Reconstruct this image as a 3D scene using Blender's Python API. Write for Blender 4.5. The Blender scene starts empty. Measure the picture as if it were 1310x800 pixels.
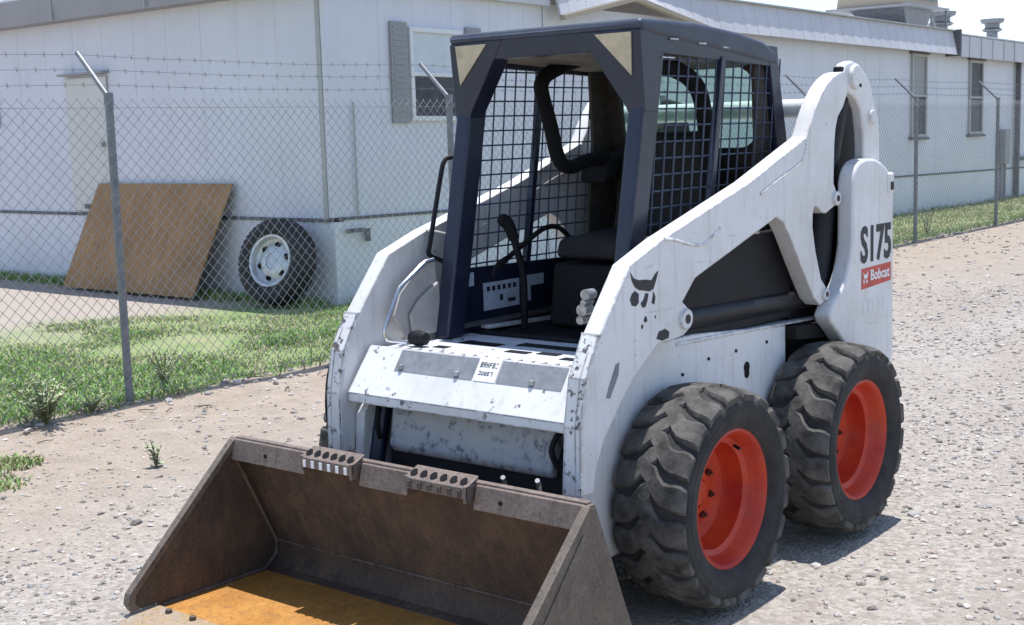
import bpy, math, random
import numpy as np
from mathutils import Vector, Matrix, noise
random.seed(7); np.random.seed(7)
S = bpy.context.scene; C = S.collection
rad = math.radians

# ------------------------------------------------------------------ camera
cam_d = bpy.data.cameras.new('camera'); cam = bpy.data.objects.new('camera', cam_d); C.objects.link(cam)
cam_d.sensor_width = 36.0; cam_d.lens = 1683.5 / 1310 * 36.0; cam_d.clip_start = 0.05; cam_d.clip_end = 5000
def cam_matrix(loc, yaw, pitch, roll):
    cy, sy, cp, sp = math.cos(yaw), math.sin(yaw), math.cos(pitch), math.sin(pitch)
    f = Vector((sy*cp, cy*cp, -sp)); r = Vector((cy, -sy, 0)); u = r.cross(f)
    cr, sr = math.cos(roll), math.sin(roll)
    r2 = cr*r + sr*u; u2 = -sr*r + cr*u
    M = Matrix((r2, u2, -f)).transposed().to_4x4(); M.translation = Vector(loc); return M
cam.matrix_world = cam_matrix((2.97089, -3.82707, 1.64118), rad(-39.4485), rad(7.7622), rad(-1.7023))
S.camera = cam

# ------------------------------------------------------------------ world, sun, exposure
SUN = Vector((-0.05, 0.165, 1.0)).normalized()          # towards the sun, nearly overhead, a little behind the machine
elev = math.asin(SUN.z); azim = math.atan2(SUN.x, SUN.y)
W = bpy.data.worlds.new('World'); S.world = W; W.use_nodes = True
wn = W.node_tree.nodes; wl = W.node_tree.links; wn.clear()
wo = wn.new('ShaderNodeOutputWorld'); bg = wn.new('ShaderNodeBackground'); bg.inputs['Strength'].default_value = 0.15
sky = wn.new('ShaderNodeTexSky'); sky.sky_type = 'NISHITA'; sky.sun_disc = False
sky.sun_elevation = elev; sky.sun_rotation = azim; sky.altitude = 300; sky.air_density = 1.0; sky.dust_density = 0.35; sky.ozone_density = 3.0
tc = wn.new('ShaderNodeTexCoord'); mp = wn.new('ShaderNodeMapping'); mp.inputs['Scale'].default_value = (1.3, 1.3, 4.0)
cn = wn.new('ShaderNodeTexNoise'); cn.inputs['Scale'].default_value = 2.2; cn.inputs['Detail'].default_value = 6
cr = wn.new('ShaderNodeValToRGB'); cr.color_ramp.elements[0].position = 0.42; cr.color_ramp.elements[1].position = 0.72
mx = wn.new('ShaderNodeMix'); mx.data_type = 'RGBA'; mx.inputs[7].default_value = (4.6, 4.7, 5.3, 1)
ml = wn.new('ShaderNodeMath'); ml.operation = 'MULTIPLY'; ml.inputs[1].default_value = 0.35
wl.new(tc.outputs['Generated'], mp.inputs[0]); wl.new(mp.outputs[0], cn.inputs['Vector']); wl.new(cn.outputs['Fac'], cr.inputs[0])
wl.new(cr.outputs[0], ml.inputs[0]); wl.new(ml.outputs[0], mx.inputs[0]); wl.new(sky.outputs[0], mx.inputs[6]); wl.new(mx.outputs[2], bg.inputs['Color']); wl.new(bg.outputs[0], wo.inputs[0])
sd = bpy.data.lights.new('sun', 'SUN'); sd.energy = 4.2; sd.angle = rad(0.53); sd.color = (1.0, 0.98, 0.955)
sun = bpy.data.objects.new('sun', sd); C.objects.link(sun); sun.rotation_euler = SUN.to_track_quat('Z', 'Y').to_euler(); sun.location = (0, 0, 20)
S.view_settings.view_transform = 'Standard'; S.view_settings.look = 'None'; S.view_settings.gamma = 1.0; S.view_settings.use_curve_mapping = False
S.view_settings.exposure = 0.60

# ------------------------------------------------------------------ helpers: materials
class MT:
    def __init__(s, name):
        s.m = bpy.data.materials.new(name); s.m.use_nodes = True; s.n = s.m.node_tree.nodes; s.l = s.m.node_tree.links
        s.b = s.n['Principled BSDF']; s.geo = s.n.new('ShaderNodeNewGeometry'); s.pos = s.geo.outputs['Position']
    def noise(s, scale, detail=4, rough=0.55, vec=None, stretch=None):
        t = s.n.new('ShaderNodeTexNoise'); t.inputs['Scale'].default_value = scale; t.inputs['Detail'].default_value = detail; t.inputs['Roughness'].default_value = rough
        v = vec or s.pos
        if stretch:
            q = s.n.new('ShaderNodeMapping'); q.inputs['Scale'].default_value = stretch; s.l.new(v, q.inputs[0]); v = q.outputs[0]
        s.l.new(v, t.inputs['Vector']); return t.outputs['Fac']
    def voro(s, scale, feature='F1', out='Distance'):
        t = s.n.new('ShaderNodeTexVoronoi'); t.feature = feature; t.inputs['Scale'].default_value = scale; s.l.new(s.pos, t.inputs['Vector']); return t.outputs[out]
    def ramp(s, fac, a, b, c0=(0,0,0,1), c1=(1,1,1,1)):
        r = s.n.new('ShaderNodeValToRGB'); e = r.color_ramp.elements; e[0].position = a; e[1].position = b; e[0].color = c0; e[1].color = c1
        s.l.new(fac, r.inputs[0]); return r.outputs[0]
    def mix(s, fac, a, b, mode='MIX'):
        m = s.n.new('ShaderNodeMix'); m.data_type = 'RGBA'; m.blend_type = mode
        for v, i in ((fac, 0), (a, 6), (b, 7)):
            if isinstance(v, (int, float)): m.inputs[i].default_value = v
            elif isinstance(v, tuple): m.inputs[i].default_value = v if len(v) == 4 else (*v, 1)
            else: s.l.new(v, m.inputs[i])
        return m.outputs[2]
    def math(s, op, a, b=None):
        m = s.n.new('ShaderNodeMath'); m.operation = op
        for v, i in ((a, 0), (b, 1)):
            if v is None: continue
            if isinstance(v, (int, float)): m.inputs[i].default_value = v
            else: s.l.new(v, m.inputs[i])
        return m.outputs[0]
    def xyz(s):
        q = s.n.new('ShaderNodeSeparateXYZ'); s.l.new(s.pos, q.inputs[0]); return q.outputs
    def color(s, c):
        if isinstance(c, tuple): s.b.inputs['Base Color'].default_value = (*c[:3], 1)
        else: s.l.new(c, s.b.inputs['Base Color'])
        return s
    def set(s, **k):
        for a, v in k.items():
            i = s.b.inputs[{'rough': 'Roughness', 'metal': 'Metallic', 'spec': 'Specular IOR Level', 'trans': 'Transmission Weight', 'alpha': 'Alpha', 'coat': 'Coat Weight'}[a]]
            if isinstance(v, (int, float)): i.default_value = v
            else: s.l.new(v, i)
        return s
    def bump(s, h, strength=0.3, dist=0.01):
        b = s.n.new('ShaderNodeBump'); b.inputs['Strength'].default_value = strength; b.inputs['Distance'].default_value = dist
        s.l.new(h, b.inputs['Height']); s.l.new(b.outputs[0], s.b.inputs['Normal']); return s

def edge_mask(t, radius, lo, hi):
    bv = t.n.new('ShaderNodeBevel'); bv.samples = 4; bv.inputs['Radius'].default_value = radius
    dp = t.n.new('ShaderNodeVectorMath'); dp.operation = 'DOT_PRODUCT'; t.l.new(bv.outputs[0], dp.inputs[0]); t.l.new(t.geo.outputs['Normal'], dp.inputs[1])
    return t.ramp(t.math('SUBTRACT', 1.0, dp.outputs['Value']), lo, hi)
def white_paint(name, base=(0.72, 0.715, 0.715), chip=0.69, chipcol=(0.10, 0.09, 0.09), dirt=0.35, rough=0.42, edge=0.52, soft=0.03):
    t = MT(name)
    d = t.ramp(t.noise(2.6, 8, 0.68), 0.42, 0.70)
    c = t.mix(t.mix(dirt, (0, 0, 0), d), base, (0.50, 0.475, 0.44))
    streak = t.ramp(t.noise(6, 6, 0.62, stretch=(5, 5, 0.4)), 0.54, 0.76)
    c = t.mix(t.mix(0.30*dirt/0.35, (0, 0, 0), streak), c, (0.40, 0.375, 0.345))
    scr = t.ramp(t.noise(30, 4, 0.6, stretch=(1, 0.12, 1.6)), 0.665, 0.70)
    c = t.mix(t.mix(0.35, (0, 0, 0), scr), c, (0.36, 0.35, 0.35))
    ch = t.ramp(t.noise(26, 7, 0.68), chip, chip+soft)
    c = t.mix(ch, c, chipcol)
    if edge:
        em = t.math('MULTIPLY', edge_mask(t, 0.012, 0.02, 0.12), t.ramp(t.noise(19, 6, 0.7), edge, edge+0.05))
        c = t.mix(em, c, (0.16, 0.135, 0.12))
    t.color(c).set(rough=rough); t.bump(t.noise(60, 3), 0.08, 0.004); return t.m
def simple(name, c, rough=0.6, metal=0.0, var=0.25, scale=8, bump=0.1, bscale=80, spec=0.5):
    t = MT(name); n = t.ramp(t.noise(scale, 5), 0.3, 0.7)
    t.color(t.mix(n, tuple(v*(1-var) for v in c), tuple(min(1, v*(1+var)) for v in c))).set(rough=rough, metal=metal, spec=spec)
    if bump: t.bump(t.noise(bscale, 3), bump, 0.004)
    return t.m
M = {}
M['white'] = white_paint('loader_white_paint', chip=0.67, dirt=0.65, edge=0.46)
M['white_worn'] = white_paint('worn_white_paint', base=(0.73, 0.73, 0.735), chip=0.615, chipcol=(0.15, 0.14, 0.14), dirt=0.55, rough=0.5, edge=0.44)
M['white_edge'] = white_paint('chipped_edge_paint', base=(0.70, 0.70, 0.71), chip=0.565, chipcol=(0.10, 0.088, 0.085), dirt=0.6, rough=0.5, edge=0.42)
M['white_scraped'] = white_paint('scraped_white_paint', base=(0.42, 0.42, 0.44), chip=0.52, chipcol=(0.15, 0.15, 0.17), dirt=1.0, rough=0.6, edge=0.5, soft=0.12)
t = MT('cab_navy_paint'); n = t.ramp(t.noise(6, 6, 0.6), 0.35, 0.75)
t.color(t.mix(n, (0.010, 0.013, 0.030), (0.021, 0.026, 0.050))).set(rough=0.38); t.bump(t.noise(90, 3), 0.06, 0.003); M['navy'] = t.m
t = MT('cab_roof_sky_sheen'); n = t.ramp(t.noise(5, 6, 0.65), 0.35, 0.7)
t.color(t.mix(n, (0.030, 0.037, 0.058), (0.055, 0.065, 0.09))).set(rough=0.5); t.bump(t.noise(90, 3), 0.06, 0.003); M['roof_navy_sheen'] = t.m  # cab navy made paler: the sky's highlight is put into the roof colour
M['black'] = simple('black_steel', (0.008, 0.008, 0.011), 0.6, 0.0, 0.4, spec=0.25)
M['black_gloss'] = simple('black_cylinder_paint', (0.009, 0.009, 0.013), 0.5, 0.0, 0.3, spec=0.35)
M['plastic'] = simple('black_plastic', (0.012, 0.011, 0.011), 0.75, spec=0.25)
M['foam'] = simple('black_foam', (0.009, 0.009, 0.010), 0.9, spec=0.2)
M['chrome'] = simple('bright_steel', (0.62, 0.62, 0.62), 0.25, 1.0, 0.1)
M['steel'] = simple('dull_steel', (0.42, 0.42, 0.42), 0.45, 0.9, 0.2)
M['galv'] = simple('galvanised_steel', (0.20, 0.21, 0.225), 0.55, 0.35, 0.2, 20)
M['galv_wire'] = simple('galvanised_wire', (0.27, 0.275, 0.285), 0.6, 0.2, 0.15)
M['barb_wire'] = simple('weathered_wire', (0.24, 0.24, 0.25), 0.7, 0.3, 0.2)
M['seat'] = simple('worn_seat_vinyl', (0.012, 0.009, 0.008), 0.75, 0, 0.5, 12)
M['lining'] = simple('cab_lining', (0.055, 0.045, 0.038), 0.9, 0, 0.3, 20)
M['headliner'] = simple('cab_headliner', (0.17, 0.15, 0.12), 0.95, 0, 0.3, 14)
M['lens'] = simple('amber_lamp_lens', (0.50, 0.42, 0.29), 0.25, 0, 0.15, 20)
M['screen_wire'] = simple('screen_wire_navy', (0.035, 0.045, 0.08), 0.45, 0, 0.3)
M['grey_decal'] = simple('grey_grip_decal', (0.20, 0.215, 0.235), 0.8, 0, 0.2, 30, 0.3, 300)
M['label'] = simple('pale_label', (0.45, 0.50, 0.58), 0.5, 0, 0.15, 25, 0)
M['label_white'] = simple('white_label', (0.80, 0.80, 0.80), 0.5, 0, 0.05, 25, 0)
M['ink'] = simple('black_ink', (0.02, 0.02, 0.024), 0.6, 0, 0.3, 30, 0)
M['decal_red'] = simple('red_decal', (0.52, 0.06, 0.045), 0.5, 0, 0.25, 25, 0)
t = MT('wheel_rim_red'); n = t.ramp(t.noise(7, 6, 0.6), 0.35, 0.7); d = t.ramp(t.noise(12, 7, 0.70), 0.52, 0.70)
t.color(t.mix(t.mix(0.35, (0, 0, 0), d), t.mix(n, (0.43, 0.022, 0.010), (0.60, 0.060, 0.013)), (0.30, 0.10, 0.06))).set(rough=0.45); t.bump(t.noise(70, 3), 0.08, 0.003); M['rim'] = t.m
t = MT('dusty_tyre_rubber'); n = t.ramp(t.noise(9, 6, 0.65), 0.36, 0.70)
up = t.n.new('ShaderNodeSeparateXYZ'); t.l.new(t.geo.outputs['Normal'], up.inputs[0])
t.color(t.mix(n, (0.020, 0.020, 0.021), (0.050, 0.047, 0.045))).set(rough=0.8, spec=0.35); t.bump(t.noise(55, 4), 0.25, 0.006); M['tyre'] = t.m
t = MT('dusty_tread_rubber'); n = t.ramp(t.noise(11, 7, 0.68), 0.34, 0.66)
t.color(t.mix(n, (0.030, 0.028, 0.027), (0.140, 0.130, 0.118))).set(rough=0.88, spec=0.25); t.bump(t.noise(60, 5, 0.65), 0.4, 0.006); M['tread'] = t.m
t = MT('spare_tyre_rubber'); t.color(t.mix(t.ramp(t.noise(8, 5), 0.4, 0.7), (0.016, 0.016, 0.018), (0.035, 0.034, 0.034))).set(rough=0.75); M['spare'] = t.m
M['rim_silver'] = simple('silver_wheel', (0.55, 0.56, 0.58), 0.35, 0.35, 0.15)
# rusty bucket steel
def rusty(name, a, b, cc, rough=0.62, metal=0.35, scrape=(1, 1, 1)):
    t = MT(name); n1 = t.ramp(t.noise(4.5, 7, 0.66), 0.36, 0.66); n2 = t.ramp(t.noise(22, 6, 0.7, stretch=(1, 1, 0.35)), 0.45, 0.72)
    c = t.mix(n1, a, b); c = t.mix(t.mix(0.7, (0, 0, 0), n2), c, cc)
    sc = t.ramp(t.noise(34, 5, 0.65, stretch=scrape), 0.56, 0.70); c = t.mix(t.mix(0.22, (0, 0, 0), sc), c, tuple(v*1.7+0.015 for v in b))
    sp2 = t.ramp(t.noise(75, 4, 0.7), 0.52, 0.66); c = t.mix(t.mix(0.7, (0, 0, 0), sp2), c, tuple(v*0.45 for v in a))
    em = t.math('MULTIPLY', edge_mask(t, 0.006, 0.02, 0.15), t.ramp(t.noise(14, 5, 0.65), 0.36, 0.56)); c = t.mix(t.mix(0.7, (0, 0, 0), em), c, (0.34, 0.29, 0.25))
    t.color(c).set(rough=rough, metal=metal); t.bump(t.noise(45, 5, 0.65), 0.35, 0.006); return t.m
M['rust'] = rusty('rusty_bucket_steel', (0.052, 0.034, 0.025), (0.115, 0.074, 0.047), (0.025, 0.021, 0.021), 0.7, 0.0, (1, 0.15, 0.15))
M['rust_floor'] = rusty('orange_rusted_floor', (0.36, 0.15, 0.02), (0.46, 0.22, 0.045), (0.24, 0.11, 0.03), 0.65, 0.0, (1, 0.10, 1))
M['rust_lip'] = rusty('worn_bucket_lip', (0.16, 0.118, 0.094), (0.22, 0.168, 0.14), (0.08, 0.062, 0.052), 0.6, 0.1)
M['rust_end'] = rusty('bucket_end_steel', (0.115, 0.088, 0.066), (0.17, 0.138, 0.11), (0.07, 0.058, 0.05), 0.6, 0.1)
M['bare_edge'] = rusty('worn_cutting_edge', (0.36, 0.24, 0.10), (0.34, 0.30, 0.28), (0.42, 0.24, 0.07), 0.5, 0.1)

# ------------------------------------------------------------------ helpers: meshes and objects
class MB:
    def __init__(s): s.v = []; s.f = []
    def add(s, v, f):
        o = len(s.v); s.v += [tuple(p) for p in v]; s.f += [tuple(i+o for i in q) for q in f]; return s
    def box(s, x0, x1, y0, y1, z0, z1):
        return s.add([(x0,y0,z0),(x1,y0,z0),(x1,y1,z0),(x0,y1,z0),(x0,y0,z1),(x1,y0,z1),(x1,y1,z1),(x0,y1,z1)],
                     [(0,3,2,1),(4,5,6,7),(0,1,5,4),(1,2,6,5),(2,3,7,6),(3,0,4,7)])
    def hexa(s, b, t):   # bottom and top quads
        return s.add(list(b)+list(t), [(0,3,2,1),(4,5,6,7),(0,1,5,4),(1,2,6,5),(2,3,7,6),(3,0,4,7)])
    def prism(s, pts, a0, a1, axis='x'):
        n = len(pts)
        def mk(p, a): return (a, p[0], p[1]) if axis == 'x' else ((p[0], a, p[1]) if axis == 'y' else (p[0], p[1], a))
        v = [mk(p, a0) for p in pts] + [mk(p, a1) for p in pts]
        f = [tuple(range(n-1, -1, -1)), tuple(range(n, 2*n))] + [(i, (i+1) % n, n+(i+1) % n, n+i) for i in range(n)]
        return s.add(v, f)
    def tube(s, path, r, seg=8, closed=False, caps=True):
        P = [Vector(p) for p in path]; n = len(P); rings = []; up = None
        for i, p in enumerate(P):
            if closed: d = (P[(i+1) % n]-P[i-1]).normalized()
            else: d = ((P[min(i+1, n-1)]-p).normalized()+(p-P[max(i-1, 0)]).normalized()).normalized()
            if up is None:
                up = d.orthogonal().normalized()
            else:
                up = (up - d*up.dot(d)).normalized()
            w = d.cross(up); rr = r[i] if isinstance(r, (list, tuple)) else r
            rings.append([p+rr*(math.cos(2*math.pi*k/seg)*up+math.sin(2*math.pi*k/seg)*w) for k in range(seg)])
        v = [q for g in rings for q in g]; f = []
        for i in range(n if closed else n-1):
            j = (i+1) % n
            for k in range(seg): f.append((i*seg+k, i*seg+(k+1) % seg, j*seg+(k+1) % seg, j*seg+k))
        if caps and not closed: f += [tuple(range(seg-1, -1, -1)), tuple((n-1)*seg+k for k in range(seg))]
        return s.add(v, f)
    def lathe(s, prof, seg=48, axis='x', centre=(0, 0, 0), closed=False):   # prof: (a, r)
        v = []; n = len(prof)
        for k in range(seg):
            th = 2*math.pi*k/seg; c, sn = math.cos(th), math.sin(th)
            for a, r in prof:
                p = (a, r*c, r*sn) if axis == 'x' else ((r*c, a, r*sn) if axis == 'y' else (r*c, r*sn, a))
                v.append(tuple(p[i]+centre[i] for i in range(3)))
        f = []
        for k in range(seg):
            j = (k+1) % seg
            for i in range(n if closed else n-1):
                i2 = (i+1) % n; f.append((k*n+i, k*n+i2, j*n+i2, j*n+i))
        return s.add(v, f)
    def cyl(s, c, r, a0, a1, axis='x', seg=20):
        return s.lathe([(a0, 0.0001), (a0, r), (a1, r), (a1, 0.0001)], seg, axis, c)
    def mesh(s, name):
        m = bpy.data.meshes.new(name); m.from_pydata(s.v, [], s.f); m.validate(); 
        import bmesh
        b = bmesh.new(); b.from_mesh(m); bmesh.ops.recalc_face_normals(b, faces=b.faces); b.to_mesh(m); b.free(); m.update(); return m
WL = {}
def link(o, parent, loc):
    C.objects.link(o); loc = Vector(loc); WL[o.name] = loc
    if parent is not None: o.parent = parent; o.location = loc - WL[parent.name]
    else: o.location = loc
    return o
def obj(name, mb, mat, parent=None, loc=(0, 0, 0), smooth=False, bevel=0, seg=2, angle=35):
    me = mb.mesh(name) if isinstance(mb, MB) else mb
    if mat is not None and not me.materials: me.materials.append(M[mat] if isinstance(mat, str) else mat)
    o = bpy.data.objects.new(name, me); link(o, parent, loc)
    if smooth or bevel:
        me.shade_smooth()
        if not bevel: me.set_sharp_from_angle(angle=rad(angle))
    if bevel:
        b = o.modifiers.new('bevel', 'BEVEL'); b.width = bevel; b.segments = seg; b.limit_method = 'ANGLE'; b.angle_limit = rad(30); b.harden_normals = True
    return o
def thing(name, label, cat, loc=(0, 0, 0), group=None, rot=None):
    o = bpy.data.objects.new(name, None); link(o, None, loc); return tag(o, label, cat, group)
def tag(o, label=None, cat=None, group=None, kind=None):
    if label: o['label'] = label
    if cat: o['category'] = cat
    if group: o['group'] = group
    if kind: o['kind'] = kind
    return o
def smoothpath(pts, n=6):
    P = [Vector(p) for p in pts]; out = []
    for i in range(len(P)-1):
        p0, p1, p2, p3 = P[max(i-1, 0)], P[i], P[i+1], P[min(i+2, len(P)-1)]
        for k in range(n):
            u = k/n; out.append(0.5*((2*p1)+(p2-p0)*u+(2*p0-5*p1+4*p2-p3)*u*u+(3*p1-p0-3*p2+p3)*u**3))
    out.append(P[-1]); return out
def text_mesh(txt, u, v, y0, y1, z0, z1, x, depth=0.0015, bold=0.0):   # flat letters on an X = const face, reading along +Y
    cu = bpy.data.curves.new('t', 'FONT'); cu.body = txt; cu.extrude = 0.0; cu.offset = bold; cu.resolution_u = 3
    to = bpy.data.objects.new('t', cu); C.objects.link(to); bpy.context.view_layer.update()
    me = bpy.data.meshes.new_from_object(to.evaluated_get(bpy.context.evaluated_depsgraph_get()))
    C.objects.unlink(to); bpy.data.objects.remove(to)
    xs = [q.co.x for q in me.vertices]; ys = [q.co.y for q in me.vertices]; a, b, c, d = min(xs), max(xs), min(ys), max(ys)
    for q in me.vertices:
        q.co = Vector((x, y0+(q.co.x-a)/(b-a)*(y1-y0), z0+(q.co.y-c)/(d-c)*(z1-z0)))
    me.materials.clear(); return me

# ================================================================== GROUND
def ground_h(x, y):
    h = noise.noise(Vector((x*0.35, y*0.35, 0)))*0.03 + noise.noise(Vector((x*1.7, y*1.7, 3)))*0.012 + noise.noise(Vector((x*6, y*6, 9)))*0.006
    h += -0.022*math.exp(-((x+1.75+0.12*math.sin(y*0.6))/0.22)**2)-0.018*math.exp(-((x-2.0+0.15*math.sin(y*0.5+1))/0.25)**2)+0.012*math.exp(-((x+2.25)/0.2)**2)
    k = 1.0
    for cx in (-0.66, 0.66):
        for cy in (0, 1.02):
            k = min(k, max(0.0, (math.hypot(x-cx, y-cy)-0.35)/0.5))
    if -1.0 < x < 1.0 and -1.6 < y < -0.5: k = min(k, 0.1)
    edge = math.exp(-((x+4.12)/0.22)**2)*0.03        # low lip of soil under the fence
    return h*k - 0.012*(1-k*0.5) + edge
def axis_pts(lo, a, b, hi, fine):
    c = list(np.arange(a, b+1e-6, fine)); st = fine; x = a; left = []
    while x > lo: st *= 1.35; x -= st; left.append(x)
    st = fine; x = b; right = []
    while x < hi: st *= 1.35; x += st; right.append(x)
    return left[::-1]+c+right
gx = axis_pts(-900, -7.0, 4.0, 900, 0.06); gy = axis_pts(-60, -2.2, 9.0, 1500, 0.06)
gv = [(x, y, ground_h(x, y) if abs(x) < 30 and y < 60 else 0.0) for y in gy for x in gx]
nx = len(gx); gf = [(j*nx+i, j*nx+i+1, (j+1)*nx+i+1, (j+1)*nx+i) for j in range(len(gy)-1) for i in range(nx-1)]
gm = bpy.data.meshes.new('ground'); gm.from_pydata(gv, [], gf); gm.shade_smooth()
t = MT('gravel_and_dirt'); X, Y, Z = t.xyz()
warp = t.math('MULTIPLY', t.math('SUBTRACT', t.noise(1.1, 4), 0.5), 0.7); Xw = t.math('ADD', X, warp)
Xw2 = t.math('ADD', X, t.math('MULTIPLY', t.math('SUBTRACT', t.noise(0.6, 5), 0.5), 2.6))
pb = t.n.new('ShaderNodeTexVoronoi'); pb.inputs['Scale'].default_value = 48; t.l.new(t.pos, pb.inputs['Vector'])
pb2 = t.n.new('ShaderNodeTexVoronoi'); pb2.inputs['Scale'].default_value = 120; t.l.new(t.pos, pb2.inputs['Vector'])
hue = t.n.new('ShaderNodeSeparateColor'); t.l.new(pb.outputs['Color'], hue.inputs[0]); hue2 = t.n.new('ShaderNodeSeparateColor'); t.l.new(pb2.outputs['Color'], hue2.inputs[0])
grav = t.mix(t.ramp(hue.outputs[0], 0.1, 0.95), (0.255, 0.228, 0.198), (0.445, 0.405, 0.362))
grav = t.mix(t.mix(0.45, (0, 0, 0), t.ramp(hue2.outputs[1], 0.0, 1.0)), grav, (0.355, 0.31, 0.27))
grav = t.mix(t.ramp(t.noise(0.9, 6, 0.62, stretch=(1.0, 0.35, 1)), 0.44, 0.60), grav, t.mix(0.65, grav, (0.30, 0.255, 0.215)))
dirt = t.mix(t.ramp(t.noise(5, 7, 0.7), 0.35, 0.7), (0.28, 0.225, 0.172), (0.39, 0.32, 0.255))
dirt = t.mix(t.mix(0.35, (0, 0, 0), t.ramp(hue2.outputs[0], 0.55, 0.9)), dirt, (0.45, 0.41, 0.37))
base = t.mix(t.ramp(Xw2, -2.75, -1.9) if False else t.ramp(t.math('MULTIPLY', t.math('ADD', Xw2, 4.2), 0.25), 0.22, 0.74), dirt, grav)
soil = t.mix(t.ramp(t.noise(2.2, 6, 0.65), 0.35, 0.68), (0.18, 0.26, 0.09), (0.32, 0.315, 0.18))
base = t.mix(t.ramp(t.math('MULTIPLY', t.math('ADD', Xw, 4.6), 1.0), 0.35, 0.55), soil, base)
far = t.ramp(t.math('MULTIPLY', t.math('ADD', Xw2, 8.6), 0.5), 0.1, 0.7)      # bare pinkish yard left of the lawn
base = t.mix(far, (0.37, 0.32, 0.275), base)
t.color(base).set(rough=0.95, spec=0.2)
hh = t.math('ADD', t.math('MULTIPLY', pb.outputs['Distance'], -1.0), t.math('MULTIPLY', pb2.outputs['Distance'], -0.5)); hh = t.math('ADD', hh, t.math('MULTIPLY', t.noise(12, 6, 0.7), 0.8))
t.bump(hh, 0.8, 0.012); gm.materials.append(t.m)
ground = bpy.data.objects.new('ground', gm); C.objects.link(ground); tag(ground, 'light gravel and dirt ground running back along the fence', kind='structure')

# loose stones (real pebbles scattered over the drive), one uncountable mass
def stone_mesh(name, spots, mats):
    ico = []; ph = (1+5**0.5)/2
    for a, b in ((-1, ph), (1, ph), (-1, -ph), (1, -ph)): ico.append((a, b, 0))
    for a, b in ((-1, ph), (1, ph), (-1, -ph), (1, -ph)): ico.append((0, a, b))
    for a, b in ((-1, ph), (1, ph), (-1, -ph), (1, -ph)): ico.append((b, 0, a))
    V = np.array(ico)/np.linalg.norm(ico[0])
    from itertools import combinations
    e = min(np.linalg.norm(V[0]-V[i]) for i in range(1, 12))*1.1
    F = [q for q in combinations(range(12), 3) if all(np.linalg.norm(V[a]-V[b]) < e for a, b in combinations(q, 2))]
    F = np.array([q if np.dot(np.cross(V[q[1]]-V[q[0]], V[q[2]]-V[q[0]]), V[q[0]]) > 0 else (q[0], q[2], q[1]) for q in F])
    n = len(spots); sp = np.array([(a, b, c) for a, b, c in spots])
    sc = sp[:, 2:3]*np.random.uniform(0.6, 1.35, (n, 3))*np.array([1, 1, 0.62]); an = np.random.uniform(0, 6.28, n)
    P = V[None]*sc[:, None]*np.random.uniform(0.78, 1.2, (n, 12, 1))
    ca, sa = np.cos(an)[:, None], np.sin(an)[:, None]; Q = P.copy(); Q[..., 0] = P[..., 0]*ca-P[..., 1]*sa; Q[..., 1] = P[..., 0]*sa+P[..., 1]*ca
    gz = np.array([ground_h(a, b) for a, b, c in spots]); Q[..., 0] += sp[:, :1]; Q[..., 1] += sp[:, 1:2]; Q[..., 2] += (gz+sc[:, 2]*0.25)[:, None]
    f = (F[None]+np.arange(n)[:, None, None]*12).reshape(-1, 3)
    me = bpy.data.meshes.new(name); me.from_pydata(Q.reshape(-1, 3).tolist(), [], f.tolist())
    for m in mats: me.materials.append(m)
    me.polygons.foreach_set('material_index', np.repeat(np.random.randint(0, len(mats), n), len(F)).astype(np.int32)); me.update(); return me
smats = [simple('stone_'+a, c, 0.9, 0, 0.25, 40, 0.3, 200, 0.3) for a, c in (('pale', (0.45, 0.415, 0.375)), ('grey', (0.32, 0.31, 0.30)), ('buff', (0.38, 0.335, 0.29)), ('dark', (0.21, 0.19, 0.175)), ('light', (0.49, 0.45, 0.41)), ('pink', (0.37, 0.30, 0.265)))]
sp = []
def clear(x, y): return not ((-0.86 < x < 0.86 and -1.42 < y < -0.6) or any(math.hypot(x-cx, y-cy) < 0.30 for cx in (-0.66, 0.66) for cy in (0, 1.02)))
for _ in range(90000):
    x = random.uniform(-4.0, 6.5); y = random.uniform(-2.4, 9.5)
    den = 0.38+0.9*max(0, noise.noise(Vector((x*0.9, y*0.9, 5)))+0.25)
    if x < -2.2: den *= 0.35
    if y > 4 : den *= 0.6
    if random.random() > den or not clear(x, y): continue
    sp.append((x, y, random.choice((0.005, 0.006, 0.007, 0.009, 0.011, 0.014))*random.uniform(0.8, 1.25)))
for _ in range(9000):
    x = random.uniform(-4.3, 9); y = random.uniform(5, 24)
    if random.random() < 0.6: sp.append((x, y, random.uniform(0.012, 0.028)))
for _ in range(120):
    x = random.uniform(-3.8, 5.5); y = random.uniform(-2.2, 8)
    if clear(x, y): sp.append((x, y, random.uniform(0.016, 0.028)))
for _ in range(420):                                        # a broken line of stones along the foot of the fence
    y = random.uniform(-1, 24); x = -4.02+random.gauss(0, 0.09); sp.append((x, y, random.uniform(0.012, 0.034)))
gs = bpy.data.objects.new('gravel', stone_mesh('gravel', sp, smats)); C.objects.link(gs)
tag(gs, 'loose pale gravel stones scattered over the drive', 'gravel', kind='stuff')

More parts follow.
